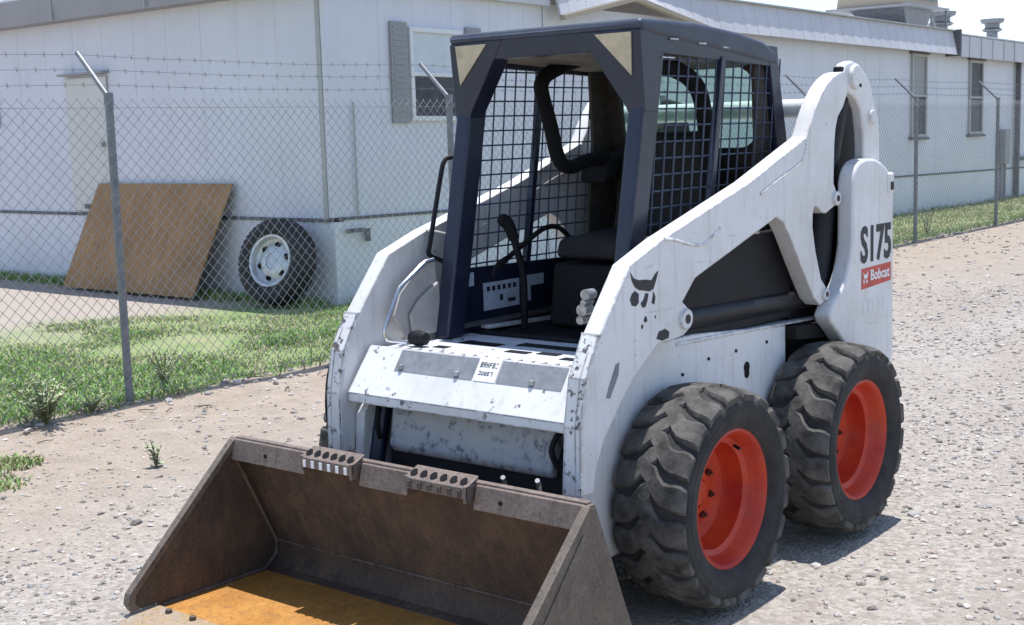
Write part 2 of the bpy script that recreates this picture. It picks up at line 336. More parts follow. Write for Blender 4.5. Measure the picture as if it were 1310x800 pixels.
# ================================================================== GRASS
gmats = []
for nm, c in (('fresh', (0.16, 0.30, 0.075)), ('mid', (0.23, 0.36, 0.115)), ('dry', (0.42, 0.37, 0.23)), ('yellow', (0.31, 0.34, 0.15))):
    t = MT('grass_'+nm); t.color(t.mix(t.ramp(t.noise(3, 4), 0.3, 0.7), tuple(v*0.75 for v in c), tuple(v*1.25 for v in c))).set(rough=0.7, spec=0.25)
    gmats.append(t.m)
def grass_mesh(name, spots):
    V = []; F = []; mi = []
    for (x, y, h, m) in spots:
        a = random.uniform(0, 6.28); w = random.uniform(0.004, 0.008); l = random.uniform(0.4, 1.3)*h; b = random.uniform(0, 6.28); z = ground_h(x, y)-0.004
        ca, sa = math.cos(a)*w, math.sin(a)*w; dx, dy = math.cos(b)*l, math.sin(b)*l; o = len(V)
        V += [(x-ca, y-sa, z), (x+ca, y+sa, z), (x+ca*0.7+dx*0.35, y+sa*0.7+dy*0.35, z+h*0.6), (x-ca*0.7+dx*0.35, y-sa*0.7+dy*0.35, z+h*0.6), (x+dx, y+dy, z+h)]
        F += [(o, o+1, o+2, o+3), (o+3, o+2, o+4)]; mi += [m, m]
    me = bpy.data.meshes.new(name); me.from_pydata(V, [], F)
    for m in gmats: me.materials.append(m)
    me.polygons.foreach_set('material_index', np.array(mi, dtype=np.int32)); me.update(); return me
gsp = []
def lawn(x, y):
    n = noise.noise(Vector((x*0.55, y*0.55, 1)))+0.6*noise.noise(Vector((x*1.6, y*1.6, 4)))
    f = 0.62+1.15*n
    if x > -4.25: f -= (x+4.25)*3.5
    if x < -6.6: f -= (-6.6-x)*0.55
    return f
for _ in range(260000):
    x = random.uniform(-9.5, -3.9); y = random.uniform(-1.5, 5.0) if random.random() < 0.8 else random.uniform(5, 9)
    if x < -6.55 and y > 5.0: continue
    f = lawn(x, y)
    if random.random() > f: continue
    m = random.choices((0, 1, 2, 3), (0.30, 0.40, 0.12, 0.18) if f > 0.6 else (0.1, 0.3, 0.35, 0.25))[0]
    gsp.append((x, y, random.uniform(0.016, 0.044)*(0.7+0.5*min(1, f)), m))
for _ in range(30000):
    x = random.uniform(-6.45, -4.1); y = random.uniform(9, 26); f = lawn(x, y)
    if random.random() > f+0.15: continue
    gsp.append((x, y, random.uniform(0.03, 0.08), random.choices((0, 1, 2, 3), (0.06, 0.16, 0.50, 0.28))[0]))
for _ in range(7000):                                       # taller tufts close to the walls and along the fence foot
    if random.random() < 0.5: x = random.uniform(-13, -6.7); y = 5.08-abs(random.gauss(0, 0.12))
    elif random.random() < 0.5: x = -6.55+abs(random.gauss(0, 0.1))+0.01*0; y = random.uniform(5.1, 24)
    else: x = -4.13+random.gauss(0, 0.05); y = random.uniform(-1, 24)
    if x < -3.9: gsp.append((x, y, random.uniform(0.04, 0.13), random.choices((0, 1, 2, 3), (0.4, 0.3, 0.1, 0.2))[0]))
for cx, cy, r in ((-3.12, -0.60, 0.20), (-3.35, -0.30, 0.14)):
    for _ in range(420):
        a = random.uniform(0, 6.28); q = r*random.random()**0.6; gsp.append((cx+math.cos(a)*q*1.3, cy+math.sin(a)*q, random.uniform(0.015, 0.05), random.choices((0, 1, 2, 3), (0.1, 0.35, 0.2, 0.35))[0]))
go = bpy.data.objects.new('grass', grass_mesh('grass', gsp)); C.objects.link(go); tag(go, 'patchy short green grass between the fence and the building', 'grass', kind='stuff')

# weeds
lm = MT('weed_leaf'); lm.color(lm.mix(lm.ramp(lm.noise(20, 3), 0.3, 0.7), (0.28, 0.33, 0.18), (0.46, 0.50, 0.30))).set(rough=0.7)
sm = simple('weed_stem', (0.16, 0.15, 0.07), 0.8)
def weed(name, label, x, y, h, n, spread, group=None, leaf=1.0):
    rt = thing(name, label, 'weed', (x, y, ground_h(x, y)), group)
    st = MB(); lf = MB()
    for k in range(n):
        a = random.uniform(0, 6.28); l = spread*random.uniform(0.3, 1); hh = h*random.uniform(0.55, 1.0)
        p = [Vector((0, 0, -0.01)), Vector((math.cos(a)*l*0.35, math.sin(a)*l*0.35, hh*0.55)), Vector((math.cos(a)*l, math.sin(a)*l, hh))]
        st.tube(p, [0.004, 0.003, 0.0015], 4)
        for j in range(int(9*leaf)):
            u = random.uniform(0.15, 1); c = p[0].lerp(p[1], u*2) if u < 0.5 else p[1].lerp(p[2], u*2-1)
            b = random.uniform(0, 6.28); L = random.uniform(0.02, 0.05)*(1.2-u*0.5); wv = L*0.28
            d = Vector((math.cos(b), math.sin(b), random.uniform(-0.2, 0.7))).normalized(); s2 = d.cross(Vector((0, 0, 1))).normalized()*wv
            lf.add([c, c+d*L*0.5+s2, c+d*L, c+d*L*0.5-s2], [(0, 1, 2, 3)])
    for o2, mb, m in (('stem', st, sm), ('leaves', lf, lm.m)):
        me = bpy.data.meshes.new(o2); me.from_pydata(mb.v, [], mb.f); me.materials.append(m); o = bpy.data.objects.new(o2, me); C.objects.link(o); o.parent = rt
    return rt
weed('weed', 'small lone green weed growing in the dirt left of the bucket', -2.66, 0.10, 0.15, 9, 0.06)
weed('weed', 'large bushy pale weed at the foot of the fence, far left', -3.98, 0.28, 0.30, 34, 0.26, leaf=2.2)
weed('weed', 'leafy green weed at the fence foot just right of the near post', -4.25, 1.32, 0.30, 14, 0.14, leaf=1.4)
weed('weed', 'low weed at the fence foot just left of the near post', -4.02, 0.62, 0.13, 12, 0.12)
weed('weed', 'tall thin weeds by the fence post right of the loader', -4.25, 14.2, 0.45, 14, 0.22)
# twigs and dry litter under the fence
tw = MB()
for _ in range(85):
    y = random.uniform(-0.6, 5.5) if random.random() < 0.7 else random.uniform(9, 20); x = -3.85+random.gauss(0, 0.22) if y < 6 else -4.0+random.gauss(0, 0.1)
    a = random.gauss(1.4, 0.7); L = random.uniform(0.04, 0.15); z = ground_h(x, y)+0.008
    tw.tube([(x, y, z), (x+math.cos(a)*L*0.5, y+math.sin(a)*L*0.5, z+random.uniform(0.0, 0.02)), (x+math.cos(a+0.3)*L, y+math.sin(a+0.3)*L, z)], [0.004, 0.0035, 0.002], 4)
to = obj('dry_litter', tw, simple('dry_twig', (0.17, 0.13, 0.095), 0.9)); tag(to, 'dry brown twigs and litter lying along the fence foot', 'litter', kind='stuff')

# ================================================================== CHAIN LINK FENCE
FX, FY0, FDY, FH = -4.085, 0.93, 3.113, 1.94
fence = thing('chain_link_fence', 'galvanised chain-link fence with barbed wire running beside the drive', 'fence', (FX, FY0, 0))
pm = MB(); pm.tube([(0, 0, -0.1), (0, 0, FH-0.01), (0, 0, FH+0.012)], 0.0255, 14)
arm_m = MB(); arm_m.tube([(0.0, 0, FH-0.01), (-0.30, 0.0, FH+0.275)], 0.0165, 10); arm_m.tube([(0, 0, FH-0.06), (0, 0, FH+0.018)], 0.0295, 14)
pme = pm.mesh('post'); ame = arm_m.mesh('barb_arm')
for k in range(-1, 8):
    y = FY0+FDY*k
    p = obj('post', pme, 'galv', fence, (FX, y, 0), smooth=True)
    obj('barb_arm', ame, 'galv', p, (FX, y, 0), smooth=True)
fab = MB(); y0, y1, z0, z1 = FY0-FDY, FY0+FDY*7, 0.03, 1.90; pit = 0.0775
import itertools
n = int((y1-y0+z1)/pit)+1
for s in (1, -1):
    for k in range(-int(z1/pit)-1, n):
        a = y0+k*pit                                   # line: y = a + s*(z-z0) (s=1) ; y = a+H - (z-z0)
        pts = []
        if s == 1:
            ya, za, yb, zb = a, z0, a+(z1-z0), z1
        else:
            ya, za, yb, zb = a+(z1-z0), z0, a, z1
        # clip in y
        def clip(ya, za, yb, zb):
            if max(ya, yb) < y0 or min(ya, yb) > y1: return None
            sl = (zb-za)/(yb-ya)
            if ya < y0: za += sl*(y0-ya); ya = y0
            if yb < y0: zb += sl*(y0-yb); yb = y0
            if ya > y1: za += sl*(y1-ya); ya = y1
            if yb > y1: zb += sl*(y1-yb); yb = y1
            return ya, za, yb, zb
        q = clip(ya, za, yb, zb)
        if q is None or abs(q[0]-q[2]) < 0.01: continue
        xo = FX+0.030+0.0022*s
        fab.tube([(xo, q[0], q[1]), (xo, q[2], q[3]+0.02)], 0.0017, 4, caps=False)
obj('chain_link_fabric', fab, 'galv_wire', fence)
tw_m = MB(); tw_m.tube([(FX+0.03, y0, 0.08), (FX+0.03, y1, 0.08)], 0.002, 4); tw_m.tube([(FX+0.03, y0, 1.865), (FX+0.03, y1, 1.865)], 0.002, 4)
obj('tension_wire', tw_m, 'galv_wire', fence)
for u in (0.28, 0.62, 0.96):
    bw = MB(); bx, bz = FX-0.30*u, FH-0.01+0.285*u; path = []
    for k in range(-1, 8):
        for q in range(6):
            if k == 7 and q: break
            path.append((bx, FY0+FDY*k+FDY*q/6, bz-0.02*math.sin(math.pi*q/6)+random.uniform(-0.003, 0.003)))
    bw.tube(path, 0.0019, 4)
    y = y0
    while y < y1:
        f = ((y-y0)/FDY) % 1; zz = bz-0.02*math.sin(math.pi*f)
        for s in (-1, 1):
            bw.tube([(bx-0.012, y+0.004*s, zz-0.016*s), (bx+0.012, y-0.004*s, zz+0.016*s)], 0.0016, 3)
        y += 0.125
    obj('barbed_wire', bw, 'barb_wire', fence)

# ================================================================== BUILDING
BX, BY = -6.68, 5.15
bld = thing('office_trailer', 'long pale metal-sided office trailer behind the fence', 'building', (BX, BY, 0))
bld_w = thing  # alias kept out of the way
def siding(name, c, var=0.10):
    t = MT(name); n = t.ramp(t.noise(1.2, 6, 0.6), 0.3, 0.75); st = t.ramp(t.noise(3, 5, 0.6, stretch=(5, 5, 0.25)), 0.5, 0.8)
    c2 = t.mix(n, tuple(v*(1-var) for v in c), c); c2 = t.mix(t.mix(0.30, (0, 0, 0), st), c2, tuple(v*0.72 for v in c))
    t.color(c2).set(rough=0.55); t.bump(t.noise(40, 3), 0.05, 0.004); return t.m
M['siding'] = siding('pale_metal_siding', (0.665, 0.67, 0.73)); M['skirt'] = siding('pale_skirting', (0.72, 0.725, 0.775), 0.15)
M['fascia'] = siding('shaded_end_fascia', (0.33, 0.32, 0.335), 0.15); M['fascia2'] = siding('ribbed_fascia_metal', (0.58, 0.57, 0.59), 0.15)  # end fascia is darker: its shade is put into the colour
M['trim'] = siding('grey_corner_trim', (0.42, 0.42, 0.41)); M['tan'] = siding('tan_trim', (0.44, 0.36, 0.26)); M['cream'] = siding('cream_door_paint', (0.64, 0.62, 0.585))
M['roofmetal'] = siding('white_roof_metal', (0.72, 0.72, 0.72)); M['dark_trim'] = simple('dark_gap', (0.13, 0.128, 0.135), 0.8); M['shutter'] = siding('grey_shutter', (0.30, 0.30, 0.31))
t = MT('window_glass'); t.color((0.10, 0.12, 0.14)).set(rough=0.06, spec=0.8); M['glass'] = t.m
M['pale_pane'] = simple('pale_window_pane', (0.55, 0.58, 0.62), 0.35, 0, 0.06, 5, 0)  # flat pale tone for the near window's upper pane
M['frame'] = siding('white_window_frame', (0.74, 0.74, 0.75))
M['curtain'] = simple('grey_window_screen', (0.06, 0.062, 0.075), 0.5, 0, 0.3, 6, 0, spec=0.3)
# --- end wall (faces the camera), split into metal panels with thin joints
px = [-16.4, -15.2, -14.0, -12.8, -11.6, -10.4, -9.2, -8.0, BX-0.10]
for a, b in zip(px[:-1], px[1:]):
    m = MB(); m.box(a+0.0015, b-0.0015, BY, BY+0.04, 0.85, 3.10)
    for q in np.arange(a+0.6, b-0.3, 0.6): m.box(q-0.004, q+0.004, BY-0.0025, BY-0.0005, 0.852, 3.09)
    obj('wall_panel', m, 'siding', bld, bevel=0)
m = MB(); m.box(px[0], BX-0.10, BY+0.045, BY+0.10, 0, 3.1); obj('backing_wall', m, 'dark_trim', bld)
for a, b in zip(np.arange(-16.4, BX-0.3, 1.62)[:-1], np.arange(-16.4, BX-0.3, 1.62)[1:]):
    m = MB(); m.box(a+0.003, b-0.003, BY-0.012, BY+0.03, -0.1, 0.815); obj('skirting_panel', m, 'skirt', bld)
m = MB(); m.box(-6.95+0.0, BX-0.02, BY-0.012, BY+0.03, -0.1, 0.815); m.box(-8.30+0.003, -6.955, BY-0.012, BY+0.03, -0.1, 0.815); obj('skirting_panel', m, 'skirt', bld)
m = MB(); m.box(px[0], BX-0.03, BY-0.03, BY+0.02, 0.818, 0.847); obj('drip_edge', m, 'dark_trim', bld)
m = MB(); m.hexa([(px[0], BY-0.22, 3.09), (BX+0.15, BY-0.22, 3.09), (BX+0.15, BY+0.02, 3.09), (px[0], BY+0.02, 3.09)], [(px[0], BY-0.25, 3.38), (BX+0.15, BY-0.25, 3.38), (BX+0.15, BY+0.02, 3.38), (px[0], BY+0.02, 3.38)])
obj('fascia', m, 'fascia', bld)
for q in np.arange(-16.4, BX, 1.8):
    m = MB(); m.box(q-0.008, q+0.008, BY-0.255, BY-0.2, 3.10, 3.375); obj('fascia_joint', m, 'trim', bld)
# corner post
m = MB(); m.box(BX-0.105, BX-0.045, BY-0.022, BY+0.11, 0.80, 3.095); obj('corner_trim', m, 'trim', bld, bevel=0.006)
m = MB(); m.box(BX-0.043, BX+0.024, BY-0.012, BY+0.13, 0.858, 3.09); obj('corner_panel', m, 'siding', bld, bevel=0.006)
m = MB(); m.box(BX-0.018, BX+0.034, BY-0.0125, BY+0.122, -0.1, 0.815); obj('skirting_corner', m, 'skirt', bld)
# door with drip cap, partly behind the near post
m = MB(); m.box(-11.16, -10.34, BY-0.035, BY-0.008, 0.87, 2.43); d = obj('door', m, 'cream', bld, bevel=0.006)
m = MB(); m.box(-10.47, -10.42, BY-0.085, BY-0.04, 1.62, 1.68); obj('door_handle', m, 'steel', d)
m = MB(); m.box(-11.22, -10.30, BY-0.10, BY-0.005, 2.46, 2.485); obj('door_cap', m, 'shutter', bld)
m = MB(); m.box(-10.9, -10.62, BY-0.06, BY-0.02, 0.90, 0.95); obj('outlet_box', m, 'dark_trim', bld)
# far-left window
w = MB(); w.box(-13.6, -12.72, BY-0.03, BY-0.008, 1.90, 2.42); wo_ = obj('window', w, 'frame', bld)
w = MB(); w.box(-13.54, -12.76, BY-0.036, BY-0.031, 1.95, 2.37); obj('pane', w, 'glass', wo_)
# small dark fittings on the skirting near the corner
m = MB(); m.box(-6.60, -6.585, BY+0.35, BY+0.42, 0.6, 0.73); m.box(-6.60, -6.588, BY+0.10, BY+0.35, 0.70, 0.74); obj('vent_bracket', m, 'dark_trim', bld)
# --- long wall: local frame (u along the wall, z up), swung 0.8 degrees, settling slightly to the far end
ANG = rad(0.72); DROP = 0.0125
def LW(u, out, z): return (BX+0.02+u*math.sin(ANG)+out, BY+u*math.cos(ANG), z-DROP*u)
def lbox(m, u0, u1, o0, o1, z0, z1):
    return m.hexa([LW(u0, o0, z0), LW(u1, o0, z0), LW(u1, o1, z0), LW(u0, o1, z0)], [LW(u0, o0, z1), LW(u1, o0, z1), LW(u1, o1, z1), LW(u0, o1, z1)])
WIN = [(1.13, 1.95, 1.80, 2.78), (13.80, 14.46, 1.36, 3.00), (16.50, 17.20, 1.36, 2.98)]
us = [0.12, 1.22, 2.44, 3.38] + list(np.arange(3.40, 30, 1.22))
for a, b in zip(us[:-1], us[1:]):
    if b-a < 0.1: continue
    m = MB(); lbox(m, a+0.0015, b-0.0015, -0.04, 0.0, 0.86, 3.16)
    for q in np.arange(a+0.6, b-0.3, 0.6): lbox(m, q-0.004, q+0.004, 0.0005, 0.003, 0.862, 3.15)
    obj('wall_panel', m, 'siding', bld)
    m = MB(); lbox(m, a+0.003, b-0.003, -0.03, 0.012, -0.2, 0.83); obj('skirting_panel', m, 'skirt', bld)
m = MB(); lbox(m, 0.0, 29, -0.10, -0.045, -0.2, 3.1); obj('backing_wall', m, 'dark_trim', bld)
m = MB(); lbox(m, 0.05, 29, -0.02, 0.026, 0.832, 0.857); obj('drip_edge', m, 'dark_trim', bld)
# eaves: plain near section, then the ribbed mansard fascia with a raised gable over an entrance
m = MB(); lbox(m, 0.15, 3.42, -0.1, 0.10, 3.13, 3.42); obj('fascia', m, 'fascia2', bld)
def fascia_low(u):                 # lower edge of the ribbed fascia: rises to a peak over the entrance
    if 3.45 <= u <= 6.95: return 3.02+0.32*(1-abs(u-4.95)/1.5 if u < 4.95 else 1-(u-4.95)/2.0)
    return 3.02
def fascia_top(u): return 3.46
prev = None; u = 3.44; k = 0
while u < 15.4:
    wdt = 0.17; m = MB(); o = 0.235+(0.003 if k % 2 else 0.0); uu = min(u+wdt, 15.4)
    la, lb = fascia_low(u), fascia_low(uu)
    m.hexa([LW(u, o-0.02, la), LW(uu, o-0.02, lb), LW(uu, o, lb), LW(u, o, la)], [LW(u, o-0.16, 3.45), LW(uu, o-0.16, 3.45), LW(uu, o-0.10, 3.45), LW(u, o-0.10, 3.45)])
    obj('fascia_rib', m, 'fascia2', bld); u = uu; k += 1
while u < 29:
    wdt = 0.30; m = MB(); o = 0.20+(0.016 if k % 2 else 0.0)
    lbox(m, u, u+wdt-0.004, o-0.03, o, 3.00, 3.38); obj('fascia_rib', m, 'fascia2', bld); u += wdt; k += 1
m = MB(); lbox(m, 15.36, 15.42, 0.0, 0.28, 3.0, 3.48); obj('fascia_joint', m, 'dark_trim', bld)
m = MB(); lbox(m, 3.44, 15.4, 0.0, 0.19, 3.452, 3.475); lbox(m, 15.43, 29, 0.0, 0.21, 3.39, 3.41); obj('gutter', m, 'trim', bld)
m = MB()
for a, b in ((3.46, 4.95), (4.95, 6.95)):
    la, lb = fascia_low(a)-0.01, fascia_low(b)-0.01
    m.hexa([LW(a, 0.20, la-0.05), LW(b, 0.20, lb-0.05), LW(b, 0.275, lb-0.05), LW(a, 0.275, la-0.05)], [LW(a, 0.20, la+0.004), LW(b, 0.20, lb+0.004), LW(b, 0.275, lb+0.004), LW(a, 0.275, la+0.004)])
obj('gable_trim', m, 'tan', bld)
m = MB(); lbox(m, 3.0, 29, -7.0, 0.08, 3.40, 3.45); obj('roof', m, 'roofmetal', bld)
rf = MB(); rf.box(px[0], BX+0.1, BY-0.2, BY+4.5, 3.385, 3.42); obj('roof', rf, 'roofmetal', bld)
# ridge behind the fascia
m = MB(); m.hexa([LW(3.2, -4.0, 3.45), LW(29, -4.0, 3.45), LW(29, 0.05, 3.45), LW(3.2, 0.05, 3.45)], [LW(3.2, -4.0, 3.75), LW(29, -4.0, 3.75), LW(29, -3.9, 3.75), LW(3.2, -3.9, 3.75)]); obj('roof', m, 'roofmetal', bld)
for i, (a, b, z0_, z1_) in enumerate(WIN):
    z0_, z1_ = z0_+DROP*a, z1_+DROP*a*0.0
    m = MB(); 
    for q in ((a, a+0.05, z0_, z1_), (b-0.05, b, z0_, z1_), (a+0.05, b-0.05, z1_-0.05, z1_), (a+0.05, b-0.05, z0_, z0_+0.05)): lbox(m, q[0], q[1], -0.02, 0.045, q[2], q[3])
    zm = (z0_+z1_)/2
    lbox(m, a+0.05, b-0.05, -0.02, 0.038, zm-0.02, zm+0.02)
    wf = obj('window', m, 'frame' if i == 0 else 'trim', bld, bevel=0.003)
    m = MB(); lbox(m, a+0.05, b-0.05, 0.009, 0.014, zm+0.02, z1_-0.05); obj('pane', m, 'pale_pane' if i == 0 else ('shutter' if i == 1 else 'curtain'), wf)
    m = MB(); lbox(m, a+0.05, b-0.05, 0.009, 0.014, z0_+0.05, zm-0.02); obj('pane', m, 'curtain', wf)
    if i:
        m = MB(); lbox(m, a-0.06, b+0.06, 0.0, 0.07, z0_-0.05, z0_); obj('sill', m, 'dark_trim', wf); m = MB(); lbox(m, a-0.06, b+0.06, 0.0, 0.06, z1_, z1_+0.03); obj('drip_cap', m, 'dark_trim', wf)
for a in (0.86, 2.02):
    m = MB(); lbox(m, a, a+0.24, 0.008, 0.035, 1.79, 2.82)
    for q in np.arange(1.85, 2.78, 0.06): lbox(m, a+0.03, a+0.21, 0.0355, 0.042, q, q+0.03)
    obj('shutter', m, 'shutter', bld)
# far end: downpipe, rail, meter box with conduits
m = MB(); lbox(m, 19.0, 19.08, 0.03, 0.12, 0.0, 3.02); obj('downpipe', m, 'dark_trim', bld)
m = MB(); lbox(m, 19.09, 24, 0.03, 0.08, 1.0, 1.08); obj('rail', m, 'dark_trim', bld)
m = MB(); lbox(m, 18.15, 18.45, 0.02, 0.15, 0.95, 1.65); mb_ = obj('meter_box', m, 'shutter', bld, bevel=0.02)
for q in (18.2, 18.38): 
    m = MB(); lbox(m, q, q+0.05, 0.03, 0.08, -0.1, 0.95); obj('conduit', m, 'shutter', mb_)
m = MB(); m.tube([LW(0.30, 0.03, 0.86), LW(0.30, 0.03, 2.0)], 0.010, 6); obj('conduit', m, 'trim', bld)

# roof cooler and vents
def P_on(px_, py_): return None
rc = thing('roof_cooler', 'boxy beige evaporative cooler on the trailer roof', 'cooler', (-8.1, 21.3, 3.45))
m = MB(); m.hexa([(-8.7, 20.6, 3.84), (-7.3, 20.6, 3.84), (-7.3, 22.3, 3.84), (-8.7, 22.3, 3.84)], [(-8.6, 20.65, 4.75), (-7.4, 20.65, 4.75), (-7.4, 22.25, 4.75), (-8.6, 22.25, 4.75)]); obj('casing', m, 'tan', rc, bevel=0.03)
m = MB(); 
for q in np.arange(20.75, 22.2, 0.1): m.box(-7.36, -7.29, q, q+0.03, 3.95, 4.65)
obj('louvre', m, 'trim', rc)
m = MB(); m.box(-8.85, -7.15, 20.45, 22.45, 3.80, 3.838); obj('pan', m, 'shutter', rc)
m = MB(); m.hexa([(-8.2, 21.2, 3.40), (-7.5, 21.2, 3.40), (-7.5, 22.1, 3.40), (-8.2, 22.1, 3.40)], [(-8.5, 20.8, 3.795), (-7.4, 20.8, 3.795), (-7.4, 22.2, 3.795), (-8.5, 22.2, 3.795)]); obj('duct', m, 'galv', rc)
for y in (20.5, 22.4):
    m = MB(); m.tube([(-7.2, y, 3.42), (-7.2, y, 3.80)], 0.02, 6); obj('leg', m, 'galv', rc)
def vent(label, x, y, s):
    v = thing('roof_vent', label, 'vent', (x, y, 3.4), 'roof vents')
    m = MB(); m.cyl((x, y, 0), 0.13*s, 3.40, 3.62, 'z', 16); obj('pipe', m, 'galv', v)
    m = MB(); m.lathe([(3.62, 0.20*s), (3.66, 0.24*s), (3.70, 0.17*s), (3.78, 0.17*s), (3.82, 0.26*s), (3.90, 0.28*s), (3.905, 0.001)], 18, 'z', (x, y, 0)); obj('cap', m, 'galv', v, smooth=True)
    return v
vent('galvanised roof vent beside the cooler', -7.9, 23.9, 1.15)
vent('small roof vent at the far end of the roof', -7.9, 27.0, 0.95)
m = MB(); m.tube([(-7.7, 22.9, 3.4), (-7.7, 22.9, 3.83)], 0.025, 6); m.tube([(-7.7, 22.9, 3.80), (-7.7, 23.25, 3.42)], 0.02, 6); tag(obj('roof_pipe', m, 'galv'), 'thin braced pipe between the cooler and the roof vent', 'pipe')

# ================================================================== THINGS BY THE WALL
def ply():
    t = MT('weathered_plywood'); g = t.noise(3, 8, 0.65, stretch=(14, 1, 1.2)); n = t.ramp(g, 0.32, 0.68)
    t.color(t.mix(t.mix(0.5, (0, 0, 0), t.ramp(t.noise(2.2, 5), 0.4, 0.7)), t.mix(n, (0.27, 0.145, 0.062), (0.45, 0.265, 0.125)), (0.20, 0.115, 0.058))).set(rough=0.85); t.bump(g, 0.2, 0.006); return t.m
M['ply'] = ply()
# board leans back on the skirting, bottom edge well out from the wall and skewed
pb_ = [(-11.00, 4.62, 0.0), (-8.42, 4.62, 0.0), (-8.42, 4.635, -0.0), (-11.00, 4.635, 0.0)]
m = MB(); m.hexa([(-10.80, 4.66, 0.02), (-8.36, 4.66, 0.02), (-8.36, 4.68, 0.02), (-10.80, 4.68, 0.02)], [(-10.56, 5.08, 1.20), (-8.12, 5.08, 1.20), (-8.12, 5.10, 1.20), (-10.56, 5.10, 1.20)])
bd = obj('plywood_board', m, 'ply', None); tag(bd, 'large brown weathered plywood board leaning against the trailer skirting', 'board')
sw = thing('spare_wheel', 'black tyre on a silver rim leaning against the trailer skirting', 'wheel', (-7.14, 4.80, 0))
def lean(me, tilt=rad(14), spin=rad(8), loc=(-7.14, 4.80, 0.435)):
    Mx = Matrix.Translation(loc) @ Matrix.Rotation(spin, 4, 'Z') @ Matrix.Rotation(-tilt, 4, 'X')
    me.transform(Mx); return me
m = MB(); m.lathe([(-0.10, 0.27), (-0.125, 0.31), (-0.13, 0.36), (-0.115, 0.405), (-0.09, 0.425), (0, 0.432), (0.09, 0.425), (0.115, 0.405), (0.13, 0.36), (0.125, 0.31), (0.10, 0.27)], 56, 'y', closed=True)
for k in range(44):
    for s in (-1, 1):
        th = 2*math.pi*(k+0.25*s)/44; 
        v = []
        for dr in (0.0, 0.012):
            for a, dt in ((0.04*s, -0.04), (0.112*s, -0.035), (0.112*s, 0.035), (0.04*s, 0.04)):
                r = (0.424 if abs(a) < 0.1 else 0.405)+dr; v.append((r*math.cos(th+dt), a, r*math.sin(th+dt)))
        m.add(v, [(0, 1, 2, 3), (4, 5, 6, 7), (0, 1, 5, 4), (1, 2, 6, 5), (2, 3, 7, 6), (3, 0, 4, 7)])
obj('tyre', lean(m.mesh('tyre')), 'spare', sw, smooth=True)
m = MB(); m.lathe([(-0.105, 0.265), (-0.12, 0.262), (-0.115, 0.24), (-0.06, 0.225), (-0.045, 0.19), (-0.07, 0.15), (-0.075, 0.09), (-0.06, 0.085), (-0.06, 0.0005)], 48, 'y')
m.lathe([(-0.105, 0.265), (0.1, 0.262), (0.1, 0.255)], 48, 'y')
rm = obj('rim', lean(m.mesh('rim')), 'rim_silver', sw, smooth=True)
m = MB()
for k in range(6):
    a = 2*math.pi*k/6+0.3; m.cyl((0.165*math.cos(a), 0, 0.165*math.sin(a)), 0.033, -0.068, -0.05, 'y', 12)
obj('vent_hole', lean(m.mesh('vent_hole')), 'foam', rm)

# ================================================================== SKID STEER LOADER
L = thing('skid_steer_loader', 'white skid steer loader with navy cab, red wheels and rusty bucket', 'loader', (0, 0.5, 0))
# ---- wheels
WR = 0.385; WC = 0.0
def tyre_mesh():
    random.seed(5); m = MB(); prof = [(-0.105, 0.235), (-0.125, 0.25), (-0.137, 0.29), (-0.135, 0.325), (-0.118, 0.354), (-0.07, 0.367), (0, 0.371), (0.07, 0.367), (0.118, 0.354), (0.1365, 0.334), (0.1385, 0.329), (0.139, 0.318), (0.1375, 0.310), (0.1395, 0.306), (0.138, 0.300), (0.137, 0.285), (0.131, 0.264), (0.121, 0.248), (0.105, 0.235)]
    m.lathe(prof, 96, 'x'); N = 20; nc = len(m.f)
    for s in (-1, 1):
        for k in range(N):
            th0 = 2*math.pi*(k+(0.5 if s > 0 else 0))/N; st = []
            jit = random.uniform(-0.012, 0.012)
            for i in range(10):
                u = i/9; x = s*(-0.022+0.162*min(1, u/0.86)) if u <= 0.86 else s*(0.140+0.002*(u-0.86))
                if u <= 0.86:
                    q = abs(x)/0.138; rt = WR-0.018*q**2.4; rb = 0.354
                else:
                    f = (u-0.86)/0.14; rt = WR-0.019-0.030*f; rb = rt-0.03; x = s*(0.140-0.006*f)
                th = th0+jit+0.26*(1-u)**1.6-0.05*math.sin(u*math.pi*1.1)+0.018*math.sin(u*11)
                hw = 0.136-0.026*u+0.012*math.sin(u*9+1)
                if u < 0.12: hw *= 0.72
                st.append((x, th, hw, rt, rb))
            v = []; f = []
            for (x, th, hw, rt, rb) in st:
                xi = x*0.93
                for dt, r in ((-hw*1.08, rb), (-hw, rt-0.009), (-hw*0.76, rt), (hw*0.76, rt), (hw, rt-0.009), (hw*1.08, rb)):
                    v.append((x if r > rb else xi, r*math.sin(th+dt), r*math.cos(th+dt)))
            for i in range(9):
                for j in range(5): f.append((i*6+j, i*6+j+1, (i+1)*6+j+1, (i+1)*6+j))
            f += [(0, 1, 2, 3, 4, 5), tuple(54+j for j in range(6))]
            m.add(v, f)
    me = m.mesh('tyre'); me.materials.append(M['tyre']); me.materials.append(M['tread'])
    mi = np.zeros(len(me.polygons), dtype=np.int32); mi[nc:] = 1; me.polygons.foreach_set('material_index', mi); return me
def hub_mesh():
    m = MB(); m.lathe([(-0.09, 0.001), (-0.09, 0.054), (-0.034, 0.053), (-0.020, 0.045), (-0.018, 0.001)], 28, 'x'); return m.mesh('wheel')
